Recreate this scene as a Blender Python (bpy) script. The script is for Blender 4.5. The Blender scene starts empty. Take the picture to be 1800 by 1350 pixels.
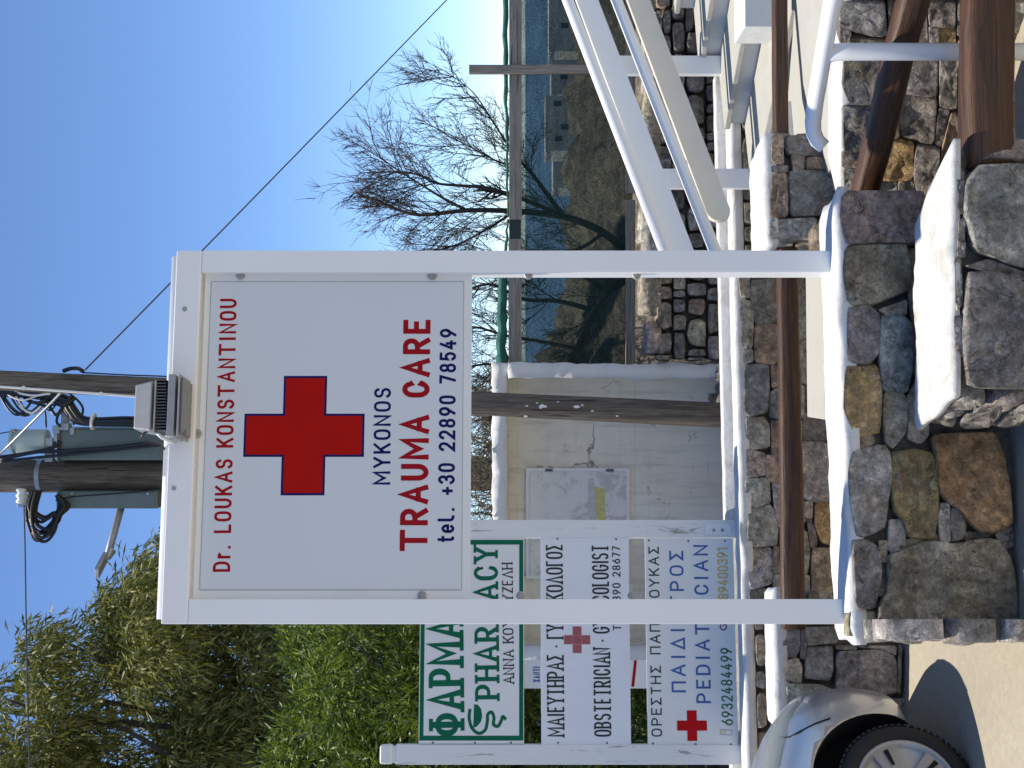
import bpy, bmesh, math, random
import numpy as np
from mathutils import Vector, Matrix, noise as mnoise

random.seed(7)
SC = bpy.context.scene
COL = SC.collection

# ------------------------------------------------------------------ camera
# The photograph was taken with the phone on its side: the camera is rolled by
# 90 degrees, so picture-left is up in the world and picture-up is to the right.
F = 2500.0            # focal length in pixels of the 1800 px wide photograph
HOR = 920.0           # picture column of the horizon
MID = 675.0           # picture row straight ahead
CAM_H = 2.08
cam_data = bpy.data.cameras.new('camera')
cam_data.sensor_fit = 'HORIZONTAL'
cam_data.sensor_width = 36.0
cam_data.lens = F / 1800.0 * 36.0
cam_data.shift_x = -(HOR - 900.0) / 1800.0
cam_data.clip_start = 0.1
cam_data.clip_end = 9000.0
cam = bpy.data.objects.new('camera', cam_data)
cam.matrix_world = Matrix(((0, 1, 0, 0), (0, 0, -1, 0), (-1, 0, 0, CAM_H), (0, 0, 0, 1)))
COL.objects.link(cam)
SC.camera = cam

# ------------------------------------------------------------------ light
TO_SUN = Vector((-0.265, 0.066, 1.0)).normalized()
SUN_EL = math.asin(TO_SUN.z)
SUN_AZ = math.atan2(TO_SUN.x, TO_SUN.y)
world = bpy.data.worlds.new('World')
SC.world = world
world.use_nodes = True
wn = world.node_tree
bg = wn.nodes['Background']
sky = wn.nodes.new('ShaderNodeTexSky')
sky.sky_type = 'NISHITA'
sky.sun_disc = False
sky.sun_elevation = SUN_EL
sky.sun_rotation = SUN_AZ
sky.altitude = 0
sky.air_density = 0.6
sky.dust_density = 0.0
sky.ozone_density = 6.0
hsv = wn.nodes.new('ShaderNodeHueSaturation')
hsv.inputs['Saturation'].default_value = 1.02
wn.links.new(sky.outputs[0], hsv.inputs['Color'])
wn.links.new(hsv.outputs[0], bg.inputs[0])
bg.inputs[1].default_value = 0.15
sun_data = bpy.data.lights.new('sun', 'SUN')
sun_data.energy = 4.2
sun_data.angle = math.radians(0.53)
sun_data.color = (1.0, 0.925, 0.80)
sun = bpy.data.objects.new('sun', sun_data)
sun.rotation_euler = (-TO_SUN).to_track_quat('-Z', 'Y').to_euler()
sun.location = TO_SUN * 60
COL.objects.link(sun)
SC.view_settings.view_transform = 'Standard'
SC.view_settings.look = 'None'
SC.view_settings.gamma = 1.0
SC.view_settings.use_curve_mapping = False
SC.view_settings.exposure = 0.42
SC.cycles.use_denoising = True
SC.cycles.max_bounces = 8
SC.cycles.transparent_max_bounces = 24

# ------------------------------------------------------------------ helpers
def P(px, py, d):
    """world point that lies d metres ahead, at picture position px, py"""
    return Vector(((MID - py) / F * d, d, CAM_H - (px - HOR) / F * d))

class Plane:
    """vertical plane: origin on the ground, e to the right, n towards the viewer"""
    def __init__(self, x, y, ang):
        self.o = Vector((x, y, 0)); a = math.radians(ang)
        self.e = Vector((math.cos(a), math.sin(a), 0))
        self.n = Vector((math.sin(a), -math.cos(a), 0))
    def pt(self, s, z, off=0.0):
        return self.o + self.e * s + self.n * off + Vector((0, 0, z))
    def hit(self, px, py, off=0.0):
        r = Vector(((MID - py) / F, 1.0, -(px - HOR) / F))
        o = self.o + self.n * off
        t = (o - Vector((0, 0, CAM_H))).dot(self.n) / r.dot(self.n)
        return Vector((0, 0, CAM_H)) + r * t
    def sz(self, px, py, off=0.0):
        p = self.hit(px, py, off) - self.o
        return p.dot(self.e), p.z
    def shifted(self, off):
        q = Plane(0, 0, 0); q.o = self.o + self.n * off; q.e = self.e; q.n = self.n
        return q

def tag(o, label=None, cat=None, group=None, kind=None):
    if label: o['label'] = label
    if cat: o['category'] = cat
    if group: o['group'] = group
    if kind: o['kind'] = kind
    return o

def thing(name, loc, label, cat, group=None):
    o = bpy.data.objects.new(name, None)
    o.empty_display_size = 0.2
    o.location = loc
    COL.objects.link(o)
    return tag(o, label, cat, group)

def origin_of(parent):
    v = Vector((0, 0, 0))
    while parent is not None:
        v += Vector(parent.location); parent = parent.parent
    return v

class MB:
    """collects world-space geometry; build() links it as one mesh object"""
    def __init__(self):
        self.v = []; self.f = []
    def add(self, vs, fs):
        b = len(self.v)
        self.v.extend(Vector(q) for q in vs)
        self.f.extend(tuple(b + i for i in f) for f in fs)
        return self
    def box(self, c, ax, ay, az):
        """centre and three half-axis vectors"""
        c = Vector(c); ax = Vector(ax); ay = Vector(ay); az = Vector(az)
        vs = [c + ax * i + ay * j + az * k for k in (-1, 1) for j in (-1, 1) for i in (-1, 1)]
        fs = [(0, 2, 3, 1), (4, 5, 7, 6), (0, 1, 5, 4), (2, 6, 7, 3), (0, 4, 6, 2), (1, 3, 7, 5)]
        return self.add(vs, fs)
    def prism(self, poly, off):
        """polygon (list of points) pushed along vector off"""
        n = len(poly); off = Vector(off)
        vs = [Vector(p) for p in poly] + [Vector(p) + off for p in poly]
        fs = [tuple(range(n)), tuple(range(2 * n - 1, n - 1, -1))]
        fs += [(i, i + n, (i + 1) % n + n, (i + 1) % n) for i in range(n)]
        return self.add(vs, fs)
    def tube(self, pts, rad, sides=8, cap=True, squash=1.0):
        pts = [Vector(p) for p in pts]
        n = len(pts)
        if not hasattr(rad, '__len__'): rad = [rad] * n
        vs = []; fs = []
        t0 = (pts[1] - pts[0]).normalized()
        ref = Vector((0, 0, 1)) if abs(t0.z) < 0.9 else Vector((1, 0, 0))
        a = t0.cross(ref).normalized()
        for i, p in enumerate(pts):
            t = (pts[min(i + 1, n - 1)] - pts[max(i - 1, 0)])
            if t.length < 1e-9: t = t0
            t.normalize()
            a = (a - t * a.dot(t))
            if a.length < 1e-6: a = t.orthogonal()
            a.normalize()
            b = t.cross(a)
            for k in range(sides):
                w = 2 * math.pi * k / sides
                vs.append(p + (a * math.cos(w) + b * math.sin(w) * squash) * rad[i])
        for i in range(n - 1):
            for k in range(sides):
                k2 = (k + 1) % sides
                fs.append((i * sides + k, i * sides + k2, (i + 1) * sides + k2, (i + 1) * sides + k))
        if cap:
            fs.append(tuple(range(sides - 1, -1, -1)))
            fs.append(tuple((n - 1) * sides + k for k in range(sides)))
        return self.add(vs, fs)
    def lathe(self, c, axis, prof, sides=24, up=None):
        """prof: list of (along axis, radius)"""
        axis = Vector(axis).normalized(); c = Vector(c)
        a = axis.orthogonal().normalized(); b = axis.cross(a)
        vs = []; fs = []
        for h, r in prof:
            for k in range(sides):
                w = 2 * math.pi * k / sides
                vs.append(c + axis * h + (a * math.cos(w) + b * math.sin(w)) * max(r, 1e-4))
        m = len(prof)
        for i in range(m - 1):
            for k in range(sides):
                k2 = (k + 1) % sides
                fs.append((i * sides + k, i * sides + k2, (i + 1) * sides + k2, (i + 1) * sides + k))
        fs.append(tuple(range(sides - 1, -1, -1)))
        fs.append(tuple((m - 1) * sides + k for k in range(sides)))
        return self.add(vs, fs)
    def build(self, name, mat, parent=None, bevel=0.0, smooth=False, loc=None, segs=2):
        po = origin_of(parent)
        if loc is None:
            if parent is None:
                c = sum(self.v, Vector()) / len(self.v)
                loc = Vector((c.x, c.y, min(q.z for q in self.v)))
            else:
                loc = po
        loc = Vector(loc)
        me = bpy.data.meshes.new(name)
        me.from_pydata([tuple(q - loc) for q in self.v], [], self.f)
        me.materials.append(mat)
        if smooth:
            me.shade_smooth() if hasattr(me, 'shade_smooth') else None
        me.update()
        bm = bmesh.new(); bm.from_mesh(me)
        bmesh.ops.recalc_face_normals(bm, faces=bm.faces)
        if bevel > 0:
            ed = [e for e in bm.edges if len(e.link_faces) == 2 and e.calc_face_angle(0) > 0.6]
            bmesh.ops.bevel(bm, geom=ed, offset=bevel, segments=segs, profile=0.6, affect='EDGES', clamp_overlap=True)
        bm.to_mesh(me); bm.free()
        if smooth:
            for p in me.polygons: p.use_smooth = True
        o = bpy.data.objects.new(name, me)
        o.location = loc - po
        o.parent = parent
        COL.objects.link(o)
        return o

def np_mesh(name, verts, faces, mat, parent=None, loc=(0, 0, 0), smooth=False):
    """fast mesh from numpy arrays (faces all of one size)"""
    verts = np.asarray(verts, dtype=np.float32); faces = np.asarray(faces, dtype=np.int32)
    po = origin_of(parent); loc = Vector(loc) if parent is None else po
    verts = verts - np.array(loc, dtype=np.float32)
    me = bpy.data.meshes.new(name)
    k = faces.shape[1]
    me.vertices.add(len(verts)); me.vertices.foreach_set('co', verts.ravel())
    me.loops.add(faces.size); me.loops.foreach_set('vertex_index', faces.ravel())
    me.polygons.add(len(faces))
    me.polygons.foreach_set('loop_start', np.arange(0, faces.size, k, dtype=np.int32))
    me.update(calc_edges=True)
    me.materials.append(mat)
    if smooth:
        me.polygons.foreach_set('use_smooth', np.ones(len(faces), dtype=bool))
    o = bpy.data.objects.new(name, me)
    o.location = loc - po; o.parent = parent
    COL.objects.link(o)
    return o

def grid_mesh(name, xs, ys, zf, mat, smooth=True):
    vs = [(x, y, zf(x, y)) for y in ys for x in xs]
    nx = len(xs)
    fs = [(j * nx + i, j * nx + i + 1, (j + 1) * nx + i + 1, (j + 1) * nx + i)
          for j in range(len(ys) - 1) for i in range(nx - 1)]
    me = bpy.data.meshes.new(name); me.from_pydata(vs, [], fs); me.materials.append(mat)
    for p in me.polygons: p.use_smooth = smooth
    o = bpy.data.objects.new(name, me); COL.objects.link(o)
    return o

def nz(p, s=1.0):
    return mnoise.noise(Vector(p) * s)

# ------------------------------------------------------------------ materials
class NT:
    def __init__(self, name):
        self.m = bpy.data.materials.new(name); self.m.use_nodes = True
        self.t = self.m.node_tree; self.bsdf = self.t.nodes['Principled BSDF']
    def n(self, typ, **kw):
        nd = self.t.nodes.new(typ)
        for k, v in kw.items():
            if k in nd.inputs.keys() if hasattr(nd.inputs, 'keys') else False:
                nd.inputs[k].default_value = v
            else:
                setattr(nd, k, v)
        return nd
    def l(self, a, b): self.t.links.new(a, b)
    def ramp(self, src, stops, interp='LINEAR'):
        r = self.t.nodes.new('ShaderNodeValToRGB'); r.color_ramp.interpolation = interp
        el = r.color_ramp.elements
        while len(el) < len(stops): el.new(0.5)
        for e, (p, c) in zip(el, stops):
            e.position = p; e.color = (c[0], c[1], c[2], 1) if hasattr(c, '__len__') else (c, c, c, 1)
        self.l(src, r.inputs[0]); return r.outputs[0]
    def noise(self, vec, scale, detail=6, rough=0.6, dist=0.0):
        nd = self.t.nodes.new('ShaderNodeTexNoise')
        nd.inputs['Scale'].default_value = scale; nd.inputs['Detail'].default_value = detail
        nd.inputs['Roughness'].default_value = rough; nd.inputs['Distortion'].default_value = dist
        if vec is not None: self.l(vec, nd.inputs['Vector'])
        return nd.outputs['Fac']
    def voro(self, vec, scale, feature='F1', rnd=1.0):
        nd = self.t.nodes.new('ShaderNodeTexVoronoi'); nd.feature = feature
        nd.inputs['Scale'].default_value = scale; nd.inputs['Randomness'].default_value = rnd
        if vec is not None: self.l(vec, nd.inputs['Vector'])
        return nd.outputs['Distance']
    def mix(self, fac, a, b, mode='MIX'):
        nd = self.t.nodes.new('ShaderNodeMix'); nd.data_type = 'RGBA'; nd.blend_type = mode
        for sock, val in ((nd.inputs[0], fac), (nd.inputs[6], a), (nd.inputs[7], b)):
            if isinstance(val, (int, float)):
                sock.default_value = val if sock.type == 'VALUE' else (val, val, val, 1)
            elif isinstance(val, (tuple, list)): sock.default_value = (val[0], val[1], val[2], 1)
            else: self.l(val, sock)
        return nd.outputs[2]
    def math(self, op, a, b=None):
        nd = self.t.nodes.new('ShaderNodeMath'); nd.operation = op
        for sock, val in zip(nd.inputs, (a, b)):
            if val is None: continue
            if isinstance(val, (int, float)): sock.default_value = val
            else: self.l(val, sock)
        return nd.outputs[0]
    def coords(self, scale=(1, 1, 1), kind='Object', rnd=False):
        tc = self.t.nodes.new('ShaderNodeTexCoord')
        mp = self.t.nodes.new('ShaderNodeMapping')
        mp.inputs['Scale'].default_value = scale
        self.l(tc.outputs[kind], mp.inputs['Vector'])
        if rnd:
            oi = self.t.nodes.new('ShaderNodeObjectInfo')
            mu = self.t.nodes.new('ShaderNodeMath'); mu.operation = 'MULTIPLY'; mu.inputs[1].default_value = 37.0
            self.l(oi.outputs['Random'], mu.inputs[0])
            self.l(mu.outputs[0], mp.inputs['Location'])
        return mp.outputs[0]
    def bump(self, h, strength=0.4, dist=0.01, prev=None):
        b = self.t.nodes.new('ShaderNodeBump')
        b.inputs['Strength'].default_value = strength; b.inputs['Distance'].default_value = dist
        self.l(h, b.inputs['Height'])
        if prev is not None: self.l(prev, b.inputs['Normal'])
        return b.outputs[0]
    def done(self, color, rough=0.7, normal=None, metallic=0.0, spec=0.5):
        B = self.bsdf
        if isinstance(color, (tuple, list)): B.inputs['Base Color'].default_value = (*color[:3], 1)
        else: self.l(color, B.inputs['Base Color'])
        if isinstance(rough, (int, float)): B.inputs['Roughness'].default_value = rough
        else: self.l(rough, B.inputs['Roughness'])
        B.inputs['Metallic'].default_value = metallic
        B.inputs['Specular IOR Level'].default_value = spec
        if normal is not None: self.l(normal, B.inputs['Normal'])
        return self.m

def m_plain(name, col, rough=0.5, var=0.12, scale=8.0, bump=0.15, metallic=0.0, bscale=60.0, spec=0.5):
    n = NT(name); c = n.coords(rnd=True)
    f = n.noise(c, scale, 5)
    lo = tuple(x * (1 - var) for x in col); hi = tuple(min(1, x * (1 + var)) for x in col)
    colr = n.ramp(f, [(0.3, lo), (0.7, hi)])
    nb = n.bump(n.noise(c, bscale, 3), bump, 0.002) if bump > 0 else None
    return n.done(colr, rough, nb, metallic, spec)

def m_stone(name='rubble_stone', vein=1.0):
    n = NT(name)
    oi = n.n('ShaderNodeObjectInfo')
    c = n.coords(rnd=True)
    # warped coordinates so that chips and cracks look broken, not cellular
    wz = n.t.nodes.new('ShaderNodeTexNoise'); wz.inputs['Scale'].default_value = 5.0; wz.inputs['Detail'].default_value = 6
    n.l(c, wz.inputs['Vector'])
    cw = n.mix(0.12, c, wz.outputs['Color'])
    big = n.noise(c, 5.0, 9, 0.62, 0.8)
    fine = n.noise(c, 26.0, 9, 0.72, 0.3)
    grain = n.noise(c, 120.0, 4, 0.65)
    facet = n.voro(n.mix(0.3, c, wz.outputs['Color']), 8.0)
    col = n.mix(1.0, oi.outputs['Color'], n.ramp(big, [(0.28, 0.45), (0.5, 1.0), (0.72, 1.7)]), 'MULTIPLY')
    col = n.mix(1.0, col, n.ramp(fine, [(0.34, 0.5), (0.5, 1.0), (0.66, 1.7)]), 'MULTIPLY')
    col = n.mix(1.0, col, n.ramp(grain, [(0.3, 0.75), (0.7, 1.28)]), 'MULTIPLY')
    patch = n.ramp(n.noise(c, 3.0, 7, 0.7, 1.2), [(0.55, 0.0), (0.66, 0.6)])
    col = n.mix(patch, col, (0.27, 0.175, 0.08))
    # pale scuffs and quartz veins
    vn = n.ramp(n.noise(cw, 6.0, 12, 0.78, 2.6), [(0.585, 0.0), (0.63, 0.85 * vein), (0.68, 0.2)])
    col = n.mix(vn, col, (0.56, 0.54, 0.48))
    # a few dark hairline fractures that follow the noise, not cells
    rg = n.math('ABSOLUTE', n.math('SUBTRACT', n.noise(c, 4.0, 10, 0.62, 1.4), 0.5))
    ckm = n.math('MULTIPLY', n.ramp(rg, [(0.0, 1.0), (0.012, 0.0)]), n.ramp(n.noise(c, 9.0, 3), [(0.5, 0.0), (0.6, 0.75)]))
    col = n.mix(ckm, col, (0.05, 0.042, 0.034))
    nb = n.bump(facet, 0.8, 0.04)
    nb = n.bump(n.noise(cw, 12.0, 12, 0.7, 0.8), 1.0, 0.045, nb)
    nb = n.bump(fine, 0.8, 0.014, nb)
    nb = n.bump(grain, 0.6, 0.003, nb)
    nb = n.bump(ckm, 0.8, -0.012, nb)
    return n.done(col, 0.70, nb, spec=0.45)

def m_whitewash(name='whitewash', col=(0.8, 0.8, 0.785), dirt=(0.55, 0.52, 0.46), amount=0.5, rough=0.8, chip=0.0):
    n = NT(name); c = n.coords(rnd=True)
    d = n.ramp(n.noise(c, 5.0, 10, 0.72, 0.5), [(0.5, 0.0), (0.78, amount)])
    s = n.ramp(n.noise(n.coords((30, 30, 3), rnd=True), 3.0, 8, 0.7), [(0.55, 0.0), (0.8, amount * 0.7)])
    cc = n.mix(d, col, dirt); cc = n.mix(s, cc, dirt)
    if chip > 0:
        ch = n.ramp(n.noise(c, 16.0, 10, 0.75, 0.4), [(0.66, 0.0), (0.68, chip)])
        cc = n.mix(ch, cc, (0.22, 0.21, 0.19))
    nb = n.bump(n.noise(c, 9.0, 8, 0.6), 0.5, 0.02)
    nb = n.bump(n.noise(c, 70.0, 6, 0.65), 0.45, 0.004, nb)
    return n.done(cc, rough, nb, spec=0.3)

def m_wood(name, dark, light, axis='x', rough=0.75, scale=1.0, gloss=0.3):
    n = NT(name)
    st = {'x': (0.8, 14, 14), 'y': (14, 0.8, 14), 'z': (14, 14, 0.8)}[axis]
    c = n.coords(tuple(q * scale for q in st), rnd=True)
    g = n.noise(c, 2.2, 10, 0.7, 0.6)
    g2 = n.noise(c, 9.0, 6, 0.6)
    cr = n.ramp(n.noise(n.coords(tuple(q * scale * (0.5 if q < 1 else 1) for q in st), rnd=True), 4.0, 4, 0.5), [(0.60, 0.0), (0.66, 0.85)])
    col = n.ramp(g, [(0.28, dark), (0.72, light)])
    col = n.mix(n.ramp(g2, [(0.35, 0.6), (0.65, 0.0)]), col, tuple(q * 0.6 for q in dark))
    col = n.mix(cr, col, tuple(q * 0.3 for q in dark))
    nb = n.bump(g2, 0.5, 0.006); nb = n.bump(g, 0.5, 0.01, nb)
    return n.done(col, rough, nb, spec=gloss)

M = {}
M['stone'] = m_stone()
M['drystone'] = m_stone('field_stone', 1.15)
M['mortar'] = m_plain('mortar', (0.13, 0.117, 0.098), 0.95, 0.5, 20, 0.8, bscale=40)
M['white_cap'] = m_whitewash('whitewashed_coping', (0.68, 0.675, 0.655), (0.38, 0.345, 0.28), 0.75)
M['white_wall'] = m_whitewash('white_plaster', (0.74, 0.735, 0.70), (0.60, 0.57, 0.50), 0.35)
M['floor_paint'] = m_whitewash('worn_cream_floor_paint', (0.44, 0.43, 0.385), (0.33, 0.31, 0.26), 0.45)
M['riser_paint'] = m_whitewash('grey_white_step_paint', (0.56, 0.56, 0.56), (0.45, 0.44, 0.41), 0.3)
M['cream_plank'] = m_plain('cream_plank_paint', (0.74, 0.68, 0.57), 0.45, 0.04, 4, 0.1)
M['white_paint'] = m_plain('white_gloss_paint', (0.80, 0.80, 0.80), 0.32, 0.025, 3.0, 0.25, bscale=18)
M['sign_paint'] = m_plain('white_frame_enamel', (0.90, 0.885, 0.855), 0.3, 0.02, 2.0, 0.35, bscale=14)
M['panel'] = m_plain('white_plastic_backing', (0.80, 0.785, 0.74), 0.45, 0.03, 3.0, 0.0)
M['print'] = m_plain('printed_vinyl_sheet', (0.70, 0.70, 0.69), 0.28, 0.01, 1.0, 0.0)
M['ink_red'] = m_plain('dark_red_ink', (0.36, 0.008, 0.014), 0.6, 0.04, 3, 0.0, spec=0.08)
M['ink_cross'] = m_plain('red_cross_ink', (0.46, 0.007, 0.004), 0.6, 0.05, 3, 0.0, spec=0.08)
M['ink_navy'] = m_plain('navy_ink', (0.012, 0.010, 0.10), 0.6, 0.04, 3, 0.0, spec=0.1)
M['ink_edge'] = m_plain('grey_sheet_edge', (0.42, 0.43, 0.45), 0.6, 0.1, 3, 0.0)  # even grey for the rim of the printed sheet and the mobile icon
M['board'] = m_plain('enamel_signboard', (0.78, 0.775, 0.75), 0.4, 0.03, 3.0, 0.0)
M['board_cool'] = m_plain('cool_white_signboard', (0.77, 0.775, 0.80), 0.4, 0.03, 3.0, 0.0)
M['ink_green'] = m_plain('green_ink', (0.004, 0.13, 0.068), 0.6, 0.08, 6, 0.0, spec=0.15)
M['ink_black'] = m_plain('black_ink', (0.012, 0.012, 0.016), 0.5, 0.1, 6, 0.0)
M['ink_blue'] = m_plain('blue_ink', (0.025, 0.11, 0.34), 0.45, 0.08, 6, 0.0)
M['ink_faded'] = m_plain('faded_red_ink', (0.36, 0.09, 0.10), 0.6, 0.1, 10, 0.0)
M['ink_fadedline'] = m_plain('faded_pink_ink', (0.5, 0.2, 0.2), 0.6, 0.1, 10, 0.0)
M['ink_brightred'] = m_plain('bright_red_ink', (0.50, 0.007, 0.012), 0.6, 0.06, 6, 0.0, spec=0.1)
M['ink_yellow'] = m_plain('yellow_ink', (0.68, 0.46, 0.10), 0.5, 0.08, 6, 0.0)
M['ink_darkgreen'] = m_plain('dark_green_ink', (0.02, 0.16, 0.07), 0.5, 0.08, 6, 0.0)
M['ink_purple'] = m_plain('purple_ink', (0.16, 0.05, 0.16), 0.5, 0.08, 6, 0.0)
M['steel'] = m_plain('galvanised_steel', (0.42, 0.42, 0.41), 0.45, 0.2, 20, 0.2, metallic=0.7)
M['washer'] = m_plain('dull_washer_steel', (0.34, 0.33, 0.31), 0.5, 0.25, 30, 0.3, metallic=0.5)
M['beam'] = m_wood('brown_stained_timber', (0.035, 0.015, 0.007), (0.15, 0.062, 0.024), 'x', 0.5, 1.0, 0.45)
M['beam_top'] = m_wood('weathered_grey_timber', (0.12, 0.10, 0.08), (0.36, 0.32, 0.27), 'x', 0.85)
M['grey_wood'] = m_wood('grey_fence_timber', (0.22, 0.19, 0.155), (0.50, 0.44, 0.37), 'x', 0.85)
M['grey_wood_up'] = m_wood('grey_fence_post_timber', (0.24, 0.20, 0.16), (0.52, 0.45, 0.37), 'z', 0.85)
M['pole'] = m_wood('utility_pole_wood', (0.075, 0.062, 0.05), (0.27, 0.225, 0.18), 'z', 0.85)
M['post_paint'] = None
M['black'] = m_plain('black_rubber_cable', (0.012, 0.012, 0.013), 0.45, 0.2, 20, 0.1)
M['cabinet'] = m_plain('grey_green_cabinet_paint', (0.14, 0.18, 0.165), 0.5, 0.1, 6, 0.1)
M['can'] = m_plain('pale_green_housing', (0.42, 0.52, 0.48), 0.4, 0.05, 6, 0.1)
M['alu'] = m_plain('cast_aluminium', (0.36, 0.36, 0.355), 0.5, 0.12, 14, 0.2, metallic=0.3)
M['alu_dark'] = m_plain('dark_cast_fins', (0.10, 0.10, 0.105), 0.5, 0.12, 14, 0.2, metallic=0.3)
M['lens'] = m_plain('dark_lamp_glass', (0.10, 0.10, 0.11), 0.12, 0.05, 6, 0.0)
M['wire'] = m_plain('overhead_wire_metal', (0.07, 0.07, 0.075), 0.6, 0.1, 6, 0.0)
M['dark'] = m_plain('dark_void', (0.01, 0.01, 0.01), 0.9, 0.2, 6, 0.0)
# ------------------------------------------------------------------ stroke lettering
def arc(cx, cy, rx, ry, a0, a1, n=10):
    return [(cx + rx * math.cos(math.radians(a0 + (a1 - a0) * i / n)),
             cy + ry * math.sin(math.radians(a0 + (a1 - a0) * i / n))) for i in range(n + 1)]
def loop(cx, cy, rx, ry, p=0.72, n=28, start=90):
    r = []
    for i in range(n + 1):
        w = math.radians(start + 360.0 * i / n)
        c, s = math.cos(w), math.sin(w)
        r.append((cx + rx * math.copysign(abs(c) ** p, c), cy + ry * math.copysign(abs(s) ** p, s)))
    return r
def bowl(y0, y1, x0=0.0, xs=0.55, xe=1.0):
    """a D-like bowl from the stem at y1 round to the stem at y0"""
    h = (y1 - y0) / 2.0
    return [(x0, y1), (xs, y1)] + arc(xs, (y0 + y1) / 2, xe - xs, h, 90, -90, 10)[1:] + [(x0, y0)]
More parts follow.
